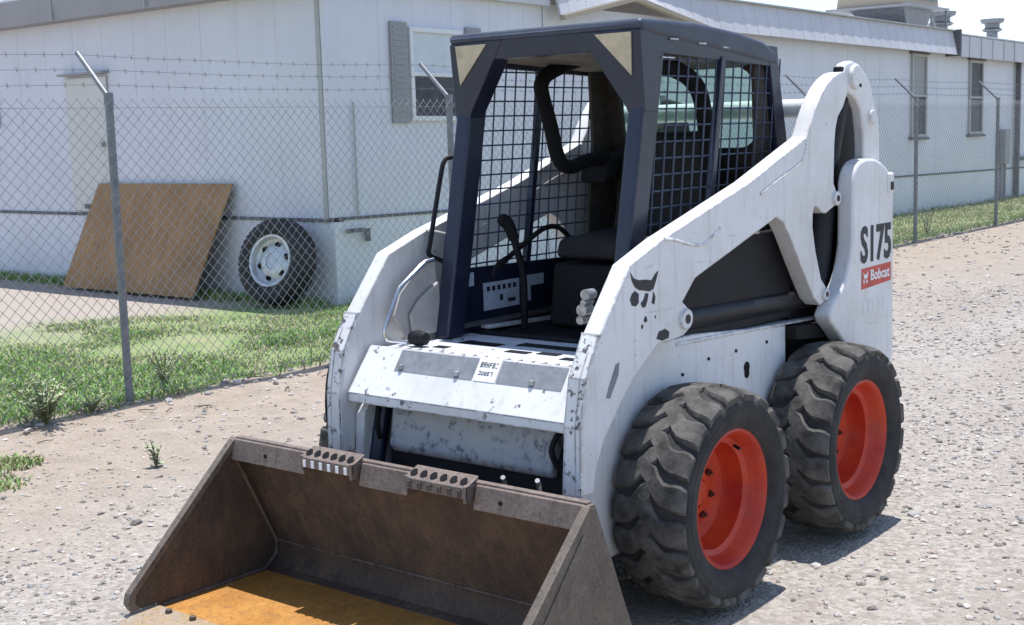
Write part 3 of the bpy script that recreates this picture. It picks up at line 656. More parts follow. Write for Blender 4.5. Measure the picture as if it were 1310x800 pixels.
def rim_mesh():
    m = MB(); m.lathe([(0.100, 0.245), (0.112, 0.243), (0.116, 0.234), (0.108, 0.226), (0.085, 0.220), (0.055, 0.205), (0.045, 0.186), (-0.01, 0.182), (-0.032, 0.172), (-0.042, 0.15), (-0.046, 0.12), (-0.046, 0.088), (-0.030, 0.080), (-0.026, 0.055), (-0.09, 0.050)], 72, 'x')
    m.lathe([(0.100, 0.245), (0.0, 0.225), (-0.1, 0.245), (-0.112, 0.24), (-0.1, 0.2), (-0.05, 0.19)], 48, 'x'); return m.mesh('rim')
nm_ = MB(); nm_.cyl((0, 0, 0), 0.0125, -0.050, -0.030, 'x', 6); nm_.cyl((0, 0, 0), 0.0065, -0.031, -0.020, 'x', 8)
nut_me = nm_.mesh('lug_nut'); nut_me.materials.append(simple('grimy_nut', (0.10, 0.02, 0.015), 0.6))
ty_me, hb_me, rm_me = tyre_mesh(), hub_mesh(), rim_mesh()
WX = 0.798-0.139
for s in (1, -1):
    for y in (0.0, 1.022):
        c = (WX if s > 0 else -0.765, y, WR)
        w = obj('wheel', hb_me, 'rim', L, c, smooth=True)
        for nme, me, mat in (('tyre', ty_me, 'tyre'), ('rim', rm_me, 'rim')):
            o = obj(nme, me, mat, w, c, smooth=True)
        vm_ = MB(); vm_.tube([(0.048, 0, 0.196), (0.075, 0.0, 0.185)], 0.006, 6)
        vo = obj('valve', vm_, 'black', w, c); vo.location = (0, 0, 0)
        for k in range(8):
            a = 2*math.pi*(k+0.5)/8; o = bpy.data.objects.new('lug_nut', nut_me); link(o, w, (c[0], c[1]+0.105*math.sin(a), c[2]+0.105*math.cos(a)))
            o.location = (0, 0.105*math.sin(a), 0.105*math.cos(a))
        w.rotation_euler = (rad(random.uniform(0, 360)), 0, 0 if s > 0 else math.pi)
# ---- chassis
m = MB()
m.prism([(-0.46, 0.22), (1.50, 0.22), (1.62, 0.40), (1.62, 0.83), (-0.30, 0.83), (-0.46, 0.55)], -0.40, 0.40); obj('chassis', m, 'black', L, bevel=0.008)
for s in (1, -1):
    # side panel over the wheels (white), with a cut away rear end
    m = MB(); pts = [(-0.545, 0.46), (-0.50, 0.22), (0.90, 0.22), (0.90, 0.845), (0.20, 0.905), (-0.20, 0.905), (-0.40, 0.80), (-0.53, 0.64)]
    m.prism(pts, s*0.455, s*0.50); sp_ = obj('side_panel', m, 'white', L, bevel=0.004)
    m = MB(); m.cyl((0, 0.583, 0.724), 0.022, s*0.500, s*0.502, 'x', 18); m.cyl((0, 0.583, 0.700), 0.018, s*0.500, s*0.5025, 'x', 18)
    obj('slot', m, 'black', sp_)
    for (y, z) in ((0.30, 0.80), (0.74, 0.80), (0.50, 0.80), (0.12, 0.77)):
        m = MB(); m.cyl((0, y, z), 0.0065, s*0.500, s*0.505, 'x', 8); obj('bolt', m, 'black', sp_)
    # rear arch, dark and muddy
    m = MB(); m.box(min(s*0.40, s*0.44), max(s*0.40, s*0.44), 0.905, 1.60, 0.22, 0.82); obj('wheel_arch', m, 'plastic', L)
    # ledge over the rear wheel, up to the tower
    m = MB(); m.prism([(0.08, 0.893), (0.42, 0.880), (0.90, 0.856), (1.28, 0.842), (1.28, 0.828), (0.90, 0.847), (0.08, 0.878)], s*0.36, s*0.506); obj('ledge', m, 'white', L, bevel=0.004)
    m = MB(); m.prism([(0.905, 0.84), (1.25, 0.825), (1.32, 0.70), (1.28, 0.68), (1.19, 0.76), (0.905, 0.79)], s*0.44, s*0.545); obj('fender', m, 'plastic', L)
    # tower upright with the model number
    tw_ = [(1.263, 1.394), (1.276, 1.435), (1.30, 1.463), (1.335, 1.482), (1.39, 1.492), (1.475, 1.489), (1.54, 1.472), (1.60, 1.445), (1.65, 1.412), (1.672, 1.385), (1.668, 1.273), (1.68, 0.668), (1.66, 0.52), (1.45, 0.50), (1.32, 0.62), (1.185, 0.745), (1.123, 0.796), (1.06, 0.842), (1.045, 0.872), (1.075, 0.905), (1.108, 0.932), (1.155, 0.962), (1.19, 0.995), (1.218, 1.035), (1.242, 1.09), (1.258, 1.145), (1.263, 1.25)]
    m = MB(); m.prism(tw_, s*0.545, s*0.62); tower = obj('tower', m, 'white', L, bevel=0.014, seg=3)
    m = MB(); m.prism([(1.62, 0.45), (1.672, 0.50), (1.664, 1.36), (1.62, 1.41)], s*0.30, s*0.548); obj('tower_back', m, 'white', tower, bevel=0.01)
    m = MB(); m.box(min(s*0.56, s*0.628), max(s*0.56, s*0.628), 1.595, 1.662, 1.335, 1.425); obj('work_lamp', m, 'white_worn', tower, bevel=0.012)
    m = MB(); m.box(min(s*0.60, s*0.6305), max(s*0.60, s*0.6305), 1.615, 1.645, 1.35, 1.385); obj('lamp_lens', m, 'lining', tower)
    # rear link
    lk = [(1.277, 1.843), (1.31, 1.885), (1.365, 1.897), (1.43, 1.885), (1.503, 1.844), (1.55, 1.79), (1.583, 1.729), (1.625, 1.66), (1.642, 1.596), (1.645, 1.40), (1.47, 1.40), (1.482, 1.52), (1.476, 1.599), (1.451, 1.697), (1.41, 1.735), (1.367, 1.755), (1.31, 1.775)]
    m = MB(); m.prism(lk, s*0.515, s*0.566); obj('rear_link', m, 'white', L, bevel=0.012, seg=3)
    m = MB(); m.cyl((0, 1.375, 1.83), 0.050, s*0.54, s*0.586, 'x', 24); obj('pin', m, 'white', L, bevel=0.006)
    m = MB(); m.cyl((0, 1.55, 1.665), 0.030, s*0.54, s*0.58, 'x', 20); obj('pin', m, 'white', L, bevel=0.006)
    m = MB(); m.box(min(s*0.43, s*0.47), max(s*0.43, s*0.47), 0.98, 1.62, 0.84, 1.44); obj('engine_side', m, 'black', L)
    m = MB(); m.cyl((0, 1.395, 1.795), 0.008, s*0.586, s*0.590, 'x', 10); obj('grease_nipple', m, 'black', L)
    m = MB(); m.prism([(1.36, 1.20), (1.64, 1.20), (1.68, 1.60), (1.62, 1.76), (1.48, 1.78), (1.36, 1.62)], s*0.40, s*0.45); obj('gap_backing', m, 'black', L, bevel=0.02)  # black plate added behind the arm gap so the gap reads dark
    m = MB(); m.box(min(s*0.525, s*0.560), max(s*0.525, s*0.560), 1.262, 1.312, 1.835, 1.872); obj('pin_recess', m, 'black', L, bevel=0.008)
    # ---- lift arm
    armp = [(-0.597, 0.50), (-0.597, 0.60), (-0.592, 0.72), (-0.561, 0.872), (-0.517, 0.947), (-0.485, 0.999), (-0.313, 1.206), (-0.121, 1.274), (0.478, 1.438), (0.926, 1.592), (0.955, 1.630), (0.979, 1.668), (1.020, 1.722), (1.061, 1.762), (1.105, 1.797), (1.151, 1.822), (1.205, 1.842), (1.258, 1.85),
            (1.285, 1.815), (1.292, 1.764), (1.252, 1.707), (1.205, 1.668), (1.184, 1.62), (1.174, 1.557), (1.168, 1.40), (1.19, 1.37), (1.195, 1.33), (1.175, 1.305), (1.147, 1.298), (1.10, 1.282), (1.063, 1.287), (1.021, 1.314), (0.995, 1.312), (0.984, 1.29), (0.981, 1.237), (1.008, 1.135), (1.057, 1.02), (1.098, 0.985), (1.107, 0.955), (1.085, 0.922), (1.051, 0.912), (0.995, 0.947), (0.947, 1.006), (0.88, 1.091), (0.782, 1.222), (0.735, 1.270), (0.681, 1.294), (0.595, 1.269), (0.09, 1.123), (0.006, 1.050),
            (0.045, 1.02), (0.058, 0.985), (0.045, 0.95), (0.01, 0.932), (-0.066, 0.925), (-0.144, 0.925), (-0.185, 0.905), (-0.231, 0.872), (-0.302, 0.832), (-0.385, 0.752), (-0.48, 0.650), (-0.524, 0.56), (-0.535, 0.50)]
    m = MB(); m.prism(armp, s*0.508, s*0.579); arm = obj('lift_arm', m, 'white', L, bevel=0.006)
    # weld ridges where the front and rear plates meet the beam
    for rg in ([(-0.105, 1.274), (-0.04, 1.266), (0.06, 1.243), (0.137, 1.236), (0.20, 1.258), (0.255, 1.284)], [(0.551, 1.389), (0.711, 1.443), (0.855, 1.486), (0.904, 1.518), (0.921, 1.580)]):
        for xx in (0.5765, 0.5105):
            m = MB(); m.tube(smoothpath([(s*xx, y, z) for y, z in rg], 4), 0.0075, 8); obj('weld_ridge', m, 'white', arm, smooth=True)
    # worn front edge strip and the weld seam across it
    m = MB()
    ed = [(-0.600, 0.50), (-0.595, 0.72), (-0.564, 0.874), (-0.520, 0.949), (-0.490, 1.000)]
    for a, b in zip(ed[:-1], ed[1:]):
        m.hexa([(s*0.511, a[0]-0.004, a[1]), (s*0.5765, a[0]-0.004, a[1]), (s*0.5765, a[0]+0.012, a[1]), (s*0.511, a[0]+0.012, a[1])], [(s*0.511, b[0]-0.004, b[1]), (s*0.5765, b[0]-0.004, b[1]), (s*0.5765, b[0]+0.012, b[1]), (s*0.511, b[0]+0.012, b[1])])
    obj('worn_edge', m, 'white_edge', arm)
    m = MB(); m.tube([(s*0.507, -0.486, 1.001), (s*0.580, -0.486, 1.001)], 0.005, 6); obj('weld_seam', m, 'trim', arm)
    m = MB(); m.tube([(s*0.556, -0.603, 0.50), (s*0.556, -0.5995, 0.72), (s*0.556, -0.569, 0.874), (s*0.556, -0.525, 0.948)], 0.0022, 5); obj('edge_seam', m, 'white_scraped', arm)
    for (y, z, r) in ((0.015, 0.990, 0.036), (1.181, 1.338, 0.030), (1.083, 0.955, 0.026)):
        m = MB(); m.cyl((0, y, z), r, s*0.572, s*0.592, 'x', 20); pn = obj('pin', m, 'white_worn', arm, bevel=0.004)
        m = MB(); m.cyl((0, y, z), r*0.45, s*0.592, s*0.594, 'x', 14); obj('pin_end', m, 'lining', arm)
    # lift cylinder between arm and tower, and the dark cylinder under the arm
    m = MB(); m.tube([(s*0.470, 1.20, 0.93), (s*0.470, 1.27, 1.34)], 0.064, 24); m.tube([(s*0.470, 1.27, 1.34), (s*0.485, 1.40, 1.80)], 0.052, 20); obj('lift_cylinder', m, 'black_gloss', L, smooth=True)
    m = MB(); m.tube([(s*0.548, 1.12, 1.352), (s*0.548, 1.40, 1.352)], 0.010, 8); obj('hose_clip', m, 'steel', L)
    m = MB(); m.tube([(s*0.47, 0.02, 0.965), (s*0.47, 1.16, 0.930)], 0.044, 20); obj('tilt_hose_guard', m, 'black_gloss', L, smooth=True)
m = MB(); m.tube(smoothpath([(-0.592, -0.56, 0.52), (-0.60, -0.575, 0.64), (-0.592, -0.57, 0.76), (-0.588, -0.55, 0.82)]), 0.011, 8); obj('arm_hose', m, 'plastic', L, smooth=True)
hs = [(0.12, 1.125), (0.22, 1.150), (0.30, 1.185), (0.40, 1.205), (0.50, 1.240), (0.60, 1.262), (0.68, 1.268)]
m = MB(); m.tube(smoothpath([(0.502, y, z-0.006) for y, z in hs], 4), 0.011, 8); obj('arm_hose', m, 'plastic', L, smooth=True)
m = MB(); m.tube(smoothpath([(0.497, y, z-0.026+0.006*math.sin(y*25)) for y, z in hs], 4), 0.009, 8); obj('arm_hose', m, 'steel', L, smooth=True)
# emblem and lettering (near side only is seen; both sides of the machine carry the number)
ear = [(-0.314, 1.184), (-0.294, 1.162), (-0.265, 1.153), (-0.225, 1.151), (-0.19, 1.145), (-0.166, 1.165), (-0.148, 1.173), (-0.161, 1.145), (-0.179, 1.115), (-0.203, 1.109), (-0.238, 1.116), (-0.266, 1.121), (-0.289, 1.133), (-0.305, 1.154)]
ck = [(-0.289, 1.12), (-0.267, 1.108), (-0.268, 1.079), (-0.285, 1.069), (-0.307, 1.074), (-0.318, 1.095), (-0.306, 1.113)]
ns = [(-0.226, 1.107), (-0.209, 1.102), (-0.215, 1.083), (-0.228, 1.06), (-0.245, 1.06), (-0.256, 1.075), (-0.239, 1.086)]
rc_ = [(-0.18, 1.108), (-0.168, 1.087), (-0.175, 1.062), (-0.192, 1.07), (-0.184, 1.089)]
m = MB()
for q in (ear, ck, ns, rc_): m.prism(q, 0.5795, 0.5805)
for cy, cz, r in ((-0.228, 1.018, 0.010), (-0.250, 0.998, 0.007), (-0.17, 1.02, 0.004)):
    m.prism([(cy+r*random.uniform(0.7, 1.3)*math.cos(a), cz+r*1.2*random.uniform(0.7, 1.2)*math.sin(a)) for a in np.arange(0, 6.28, 0.8)], 0.5795, 0.5804)
tag(obj('cat_emblem', m, 'ink', L), 'worn black cat-head emblem on the near lift arm', kind='stuff')
m = MB(); m.prism([(-0.165, 0.945), (-0.15, 0.968), (-0.11, 0.972), (-0.085, 0.958), (-0.09, 0.938), (-0.13, 0.934)], 0.5795, 0.5802); obj('paint_chip', m, 'ink', L)
m = MB(); m.prism([(-0.44, 0.79), (-0.39, 0.86), (-0.385, 0.90), (-0.405, 0.895), (-0.445, 0.83), (-0.462, 0.795)], 0.5795, 0.5802); obj('bare_patch', m, 'grey_decal', L)
for s in (1,):
    m = MB(); m.prism([(1.343, 0.945), (1.641, 0.957), (1.641, 1.037), (1.343, 1.033)], 0.6205, 0.6212); bn = obj('banner', m, 'decal_red', L)
    m = MB(); m.prism([(1.352, 0.952), (1.633, 0.963), (1.633, 0.970), (1.352, 0.959)], 0.6213, 0.6215)
    obj('banner_text', text_mesh('Bobcat', 0, 0, 1.432, 1.625, 0.975, 1.022, 0.6220, bold=0.03), 'label_white', bn)
    m = MB(); 
    for q in ([(1.358, 1.020), (1.372, 1.006), (1.392, 1.006), (1.408, 1.022), (1.402, 0.995), (1.385, 0.985), (1.366, 0.992)], [(1.362, 0.988), (1.372, 0.984), (1.370, 0.968), (1.360, 0.972)], [(1.398, 0.986), (1.404, 0.974), (1.392, 0.966), (1.388, 0.978)]): m.prism(q, 0.6214, 0.6220)
    obj('banner_emblem', m, 'label_white', bn)
    obj('model_number', text_mesh('S175', 0, 0, 1.332, 1.642, 1.052, 1.212, 0.6220, bold=0.032), 'ink', L)
    fd = MT('faded_print'); fd.color(fd.mix(fd.ramp(fd.noise(30, 4), 0.4, 0.6), (0.66, 0.645, 0.64), (0.71, 0.70, 0.69))).set(rough=0.5)
    m = MB()
    for a in range(5): m.prism([(1.36+a*0.05, 0.895), (1.39+a*0.05, 0.895), (1.385+a*0.05, 0.83), (1.365+a*0.05, 0.84)], 0.6205, 0.6209)
    obj('faded_decal', m, fd.m, L)
# ---- front cross plate (bright, chipped), grip decals, label
def PL(x, k, o=0.0):   # k: 0 top edge, 1 bottom edge
    y = -0.455-0.115*k; z = 0.884-0.162*k; nrm = Vector((0, -0.17, 0.115)).normalized()*(-1)
    return (x, y-0.828*o, z+0.56*o)
m = MB(); m.hexa([PL(-0.498, 1, -0.02), PL(0.498, 1, -0.02), PL(0.498, 1), PL(-0.498, 1)], [PL(-0.485, 0, -0.02), PL(0.485, 0, -0.02), PL(0.485, 0), PL(-0.485, 0)])
m.box(-0.497, 0.497, -0.568, -0.535, 0.688, 0.722)
fpz = obj('front_plate', m, 'white_worn', L, bevel=0.004)
def dec(x0, x1, k0, k1, o=0.0015, sk=0.0): return [PL(x0-sk, k1, o), PL(x1-sk, k1, o), PL(x1, k0, o), PL(x0, k0, o)]
m = MB(); m.add(dec(-0.315, 0.052, 0.04, 0.46), [(0, 1, 2, 3)]); obj('grip_decal', m, 'grey_decal', fpz)
m = MB(); m.add(dec(0.158, 0.435, 0.04, 0.46), [(0, 1, 2, 3)]); obj('grip_decal', m, 'grey_decal', fpz)
m = MB(); m.add(dec(0.058, 0.154, 0.0, 0.46, 0.002), [(0, 1, 2, 3)]); lb_ = obj('label', m, 'label_white', fpz)
m = MB(); random.seed(3)
for row, (k0, k1, cnt, xa) in enumerate(((0.10, 0.20, 6, 0.068), (0.27, 0.35, 5, 0.070))):
    for i in range(cnt):
        x = xa+i*0.0133; w = 0.0098
        for q in range(3):
            a = k0+(k1-k0)*q/2.6
            if random.random() < 0.8: m.add(dec(x, x+w, a, a+(k1-k0)*0.16, 0.0028), [(0, 1, 2, 3)])
        for q in (0, 0.7):
            if random.random() < 0.7: m.add(dec(x+w*q, x+w*(q+0.3), k0, k1, 0.003), [(0, 1, 2, 3)])
obj('label_print', m, 'ink', lb_)
for x in (-0.285, 0.31, -0.02):
    m = MB(); p = Vector(PL(x, 0.38, 0.004)); m.lathe([(-0.006, 0.0001), (-0.006, 0.012), (0.008, 0.010), (0.010, 0.0001)], 10, 'z', p); obj('bolt', m, 'steel', fpz)
# ---- foot step with raised tread behind the plate
M['step'] = white_paint('worn_step_paint', base=(0.60, 0.63, 0.69), chip=0.60, chipcol=(0.05, 0.06, 0.10), dirt=0.5, edge=0)
m = MB(); m.box(-0.47, 0.47, -0.452, 0.02, 0.845, 0.868); st_ = obj('step', m, 'step', L, bevel=0.004)
m = MB(); m.box(0, 0.030, -0.44, -0.41, 0.8685, 0.880); tr_me = m.mesh('step_tread'); tr_me.materials.append(M['white_worn'])
for x in np.arange(-0.40, 0.46, 0.052):
    link(bpy.data.objects.new('step_tread', tr_me), st_, (x, 0, 0))
for i, (x0_, x1_, y0_, y1_) in enumerate(((-0.28, -0.10, -0.20, -0.14), (0.0, 0.10, -0.27, -0.23), (0.13, 0.22, -0.25, -0.21), (-0.05, 0.25, -0.14, -0.08), (-0.30, -0.24, -0.32, -0.28), (0.27, 0.36, -0.30, -0.26))):
    m = MB(); m.box(x0_, x1_, y0_, y1_, 0.8685, 0.8705); obj('step_hole', m, 'black', st_)
m = MB(); m.box(-0.36, 0.36, 0.0, 0.03, 0.869, 0.884); obj('door_sill', m, 'black', L, bevel=0.006)
# ---- lower front: cross tube, dark frame, tilt cylinders, coupler
m = MB(); cs = [(-0.40, 0.66), (-0.36, 0.68), (-0.455, 0.655), (-0.49, 0.60), (-0.50, 0.53), (-0.485, 0.47), (-0.44, 0.44), (-0.38, 0.44)]
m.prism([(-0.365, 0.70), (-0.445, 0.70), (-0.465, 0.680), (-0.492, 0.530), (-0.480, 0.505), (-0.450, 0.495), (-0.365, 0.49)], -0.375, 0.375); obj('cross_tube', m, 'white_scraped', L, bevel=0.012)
m = MB(); m.box(-0.498, 0.498, -0.36, -0.30, 0.30, 0.86); obj('front_bulkhead', m, 'black', L)
M['navy_cyl'] = simple('dark_blue_cylinder', (0.02, 0.024, 0.055), 0.35, 0, 0.4)
for s in (1, -1):
    m = MB(); m.tube([(s*0.452, -0.50, 0.40), (s*0.452, -0.40, 0.80)], 0.034, 16); cy_ = obj('tilt_cylinder', m, 'navy_cyl', L, smooth=True)
    m = MB(); m.tube([(s*0.452, -0.525, 0.30), (s*0.452, -0.50, 0.41)], 0.019, 12); obj('piston_rod', m, 'chrome', cy_, smooth=True)
    m = MB(); m.tube(smoothpath([(s*0.41, -0.50, 0.55), (s*0.40, -0.52, 0.62), (s*0.425, -0.47, 0.70)]), 0.010, 8); obj('hose', m, 'plastic', cy_, smooth=True)
m = MB(); m.box(-0.56, 0.56, -0.66, -0.56, 0.20, 0.26); m.box(-0.56, 0.56, -0.70, -0.62, 0.40, 0.45)
for s in (1, -1): m.prism([(-0.54, 0.18), (-0.70, 0.18), (-0.72, 0.42), (-0.60, 0.47), (-0.53, 0.46)], s*0.40, s*0.58)
obj('coupler', m, 'black', L, bevel=0.006)
for (x, z) in ((0.32, 0.555), (0.46, 0.565)):
    m = MB(); m.tube([(x, -0.66, z-0.10), (x+0.01, -0.68, z-0.02), (x+0.02, -0.70, z)], 0.008, 8); obj('latch_lever', m, 'steel', L)
M['fitting'] = simple('dirty_steel_fitting', (0.34, 0.34, 0.35), 0.4, 0.7, 0.4, 60)
# hydraulic couplers beside the near arm, black knob on the far side
for i, (z, r) in enumerate(((1.112, 0.018), (1.086, 0.011), (1.062, 0.020), (1.030, 0.014))):
    m = MB(); m.lathe([(-0.025, 0.0001), (-0.025, r), (0.02, r), (0.03, r*0.6), (0.03, 0.0001)], 14, 'y', (0.455-0.004*i, -0.37-0.005*i, z)); obj('hydraulic_fitting', m, 'fitting', L, smooth=True)
m = MB(); m.lathe([(-0.03, 0.0001), (-0.03, 0.025), (0.0, 0.03), (0.04, 0.022), (0.05, 0.0001)], 16, 'x', (-0.36, -0.33, 0.90)); obj('knob', m, 'black', L, smooth=True)
m = MB(); m.tube([(-0.435, -0.15, 1.172), (-0.435, -0.195, 1.168), (-0.435, -0.22, 1.155), (-0.435, -0.34, 1.085), (-0.435, -0.355, 1.065), (-0.435, -0.425, 0.945), (-0.435, -0.43, 0.92), (-0.432, -0.42, 0.90), (-0.40, -0.36, 0.885), (-0.36, -0.28, 0.875)], 0.0085, 8); obj('guard_rail', m, 'chrome', L, smooth=True)
M['grey_panel'] = simple('grey_inner_panel', (0.36, 0.345, 0.33), 0.7, 0, 0.15, 10)
for s in (1, -1):
    m = MB(); m.prism([(-0.14, 1.17), (-0.22, 1.15), (-0.33, 1.06), (-0.37, 0.98), (-0.30, 0.88), (-0.10, 0.88)], s*0.440, s*0.452); obj('inner_panel', m, 'grey_panel', L, bevel=0.004)
    m = MB(); m.prism([(-0.14, 1.09), (-0.25, 1.03), (-0.30, 0.98), (-0.29, 0.90), (-0.12, 0.89)], s*0.420, s*0.438); obj('inner_panel', m, 'grey_panel', L, bevel=0.008)

# ================================================================== CAB
cab_parent = L
def yfront(z): return -0.155+(z-0.92)*0.205       # front pillars lean back
CW = 0.43
def yhead(z): return 0.009-(z-1.70)*0.085
for s in (1, -1):
    m = MB(); xo, xi = s*CW, s*0.362
    m.hexa([(xi, yfront(0.87), 0.87), (xo, yfront(0.87)-0.006, 0.87), (xo, yfront(0.87)+0.10, 0.87), (xi, yfront(0.87)+0.10, 0.87)],
           [(xi, yfront(1.98), 1.98), (xo, yfront(1.98)-0.006, 1.98), (xo, yfront(1.98)+0.10, 1.98), (xi, yfront(1.98)+0.10, 1.98)])
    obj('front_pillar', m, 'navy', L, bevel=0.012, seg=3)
    # header corner: diagonal brace, lamp and its surround
    zt, zb = 1.972, 1.825
    yt, yb = yfront(zt)-0.004, yfront(zb)-0.004
    tri_o = [(s*0.4345, zt+0.008), (s*0.17, zt+0.012), (s*0.355, 1.72), (s*0.362, 1.70), (s*0.4345, 1.70)]
    v = [(x, yhead(z)-0.003, z) for x, z in tri_o]+[(x, yhead(z)+0.085, z) for x, z in tri_o]; nn = len(tri_o)
    mm = MB(); mm.add(v, [tuple(range(nn)), tuple(range(2*nn-1, nn-1, -1))]+[(i, (i+1) % nn, nn+(i+1) % nn, nn+i) for i in range(nn)]); hd = obj('corner_brace', mm, 'navy', L, bevel=0.005)
    li = [(s*0.400, 1.972), (s*0.248, 1.972), (s*0.392, 1.826)]
    v = [(x, yhead(z)-0.009, z) for x, z in li]+[(x, yhead(z)-0.0035, z) for x, z in li]
    mm = MB(); mm.add(v, [(0, 1, 2), (5, 4, 3), (0, 1, 4, 3), (1, 2, 5, 4), (2, 0, 3, 5)]); obj('work_lamp', mm, 'lens', L)
    # side frame: top rail, rear post, mid post, sill and lower wall
    x0, x1 = s*0.405, s*0.432
    m = MB(); m.prism([(0.03, 1.905), (0.97, 1.87), (0.97, 1.95), (0.03, 1.985)], s*0.4062, s*0.4312); obj('side_rail', m, 'navy', L, bevel=0.004)
    m = MB(); m.prism([(0.93, 0.88), (1.03, 0.88), (1.07, 1.45), (1.035, 1.62), (0.995, 1.78), (0.965, 1.94), (0.89, 1.94), (0.93, 1.75), (0.97, 1.5)], s*0.4048, s*0.4332); obj('rear_post', m, 'navy', L, bevel=0.004)
    m = MB(); m.prism([(0.385, 1.10), (0.415, 1.10), (0.555, 1.90), (0.525, 1.90)], s*0.412, s*0.438); obj('mid_post', m, 'navy', L, bevel=0.004)
    m = MB(); m.prism([(-0.16, 0.87), (1.0, 0.87), (1.0, 1.105), (-0.06, 1.125), (-0.12, 1.02)], s*0.405, s*0.425); lw = obj('lower_wall', m, 'navy', L, bevel=0.004)
    m = MB(); m.prism([(0.83, 1.92), (0.97, 1.92), (1.0, 1.5), (0.98, 0.875), (0.775, 0.875), (0.80, 1.3), (0.845, 1.6)], s*0.385, s*0.404); obj('rear_inner_pillar', m, 'lining', L, bevel=0.004)
    # wire screen
    m = MB(); ylo = lambda z: yfront(z)+0.09; yhi = lambda z: 1.0-0.12*max(0, z-1.5)
    for z in np.arange(1.135, 1.92, 0.0575):
        m.tube([(s*0.42, ylo(z), z), (s*0.42, yhi(z), z-0.03*0)], 0.0034, 6)
    for k in range(15):
        y = 0.02+k*0.0645; z0_, z1_ = 1.10, 1.93-0.03*y
        yy0, yy1 = y, y+0.10
        # vertical wires lean with the cab
        if yy1 > yhi(z1_): 
            f = 1.0
        m.tube([(s*0.4255, yy0, z0_), (s*0.4255, min(yy1, 1.0), z1_)], 0.0034, 6)
    obj('side_screen', m, 'screen_wire', L, smooth=True)
# roof: rounded slab, slightly dropping to the rear
rv = []
m = MB()
def roofpt(x, y): return 2.018-0.055*(y/1.0)-0.015*(x/0.43)**4-0.010*max(0, (0.06-y)/0.08)**2
m.prism([(-0.020, 1.980), (-0.016, 2.018), (0.35, 2.017), (0.65, 1.994), (0.85, 1.966), (0.955, 1.925), (0.968, 1.875), (0.5, 1.925), (0.06, 1.962)], -0.440, 0.440); rf_ = obj('roof', m, 'roof_navy_sheen', L, bevel=0.026, seg=5)
m = MB()
for y in (0.17, 0.36, 0.53, 0.70):
    m.box(0.4355, 0.4395, y, y+0.05, 1.958-0.05*y, 1.964-0.05*y)
m.box(0.4325, 0.4355, 0.12, 0.20, 1.885, 1.890)
obj('roof_weld', m, 'white_worn', rf_)
# front header bar
hz0, hz1 = 1.915, 1.984
m = MB(); m.hexa([(-0.36, yhead(hz0), hz0), (0.36, yhead(hz0), hz0), (0.36, yhead(hz0)+0.07, hz0), (-0.36, yhead(hz0)+0.07, hz0)], [(-0.36, yhead(hz1), hz1), (0.36, yhead(hz1), hz1), (0.36, yhead(hz1)+0.07, hz1), (-0.36, yhead(hz1)+0.07, hz1)]); obj('front_header', m, 'navy', L, bevel=0.004)
m = MB(); m.prism([(0.10, 1.925), (0.93, 1.885), (0.93, 1.90), (0.10, 1.94)], -0.40, 0.40); obj('headliner', m, 'headliner', L)
# rear wall with a window
def yrear(z): return 0.97+0.10*(1.95-z)/0.5*0.6
RWo = [(-0.405, 0.88), (0.405, 0.88), (0.405, 1.93), (-0.405, 1.93)]; RWi = []
for cx, cz, a0 in ((0.245, 1.64, -90), (0.245, 1.80, 0), (-0.245, 1.80, 90), (-0.245, 1.64, 180)):
    for k in range(5):
        a = rad(a0+k*22.5); RWi.append((cx+0.085*math.cos(a), cz+0.085*math.sin(a)))
ob = []
per = [(0.405, 0.88), (0.405, 1.93), (-0.405, 1.93), (-0.405, 0.88)]
v = [(x, yrear(z), z) for x, z in RWi]+[(x, yrear(z), z) for x, z in per]; n = len(RWi)
f = []
for q in range(4):
    for k in range(4): f.append((q*5+k, q*5+k+1, n+q))
    f.append((q*5+4, (q*5+5) % n, n+(q+1) % 4, n+q))
mm = MB(); mm.add(v, f); o_ = obj('rear_wall', mm, 'lining', L); sl = o_.modifiers.new('solid', 'SOLIDIFY'); sl.thickness = 0.03
t = MT('tinted_glass'); gb = t.n.new('ShaderNodeBsdfTransparent'); gb.inputs[0].default_value = (0.80, 0.92, 0.87, 1); gg = t.n.new('ShaderNodeBsdfGlossy'); gg.inputs['Roughness'].default_value = 0.03
fr = t.n.new('ShaderNodeFresnel'); fr.inputs[0].default_value = 1.45; ms = t.n.new('ShaderNodeMixShader'); t.l.new(fr.outputs[0], ms.inputs[0]); t.l.new(gb.outputs[0], ms.inputs[1]); t.l.new(gg.outputs[0], ms.inputs[2])
t.l.new(ms.outputs[0], t.n['Material Output'].inputs['Surface'])
m = MB(); zz0, zz1 = 1.545, 1.895; m.hexa([(-0.335, yrear(zz0)-0.010, zz0), (0.335, yrear(zz0)-0.010, zz0), (0.335, yrear(zz0)-0.006, zz0), (-0.335, yrear(zz0)-0.006, zz0)], [(-0.335, yrear(zz1)-0.010, zz1), (0.335, yrear(zz1)-0.010, zz1), (0.335, yrear(zz1)-0.006, zz1), (-0.335, yrear(zz1)-0.006, zz1)]); obj('rear_window', m, t.m, L)
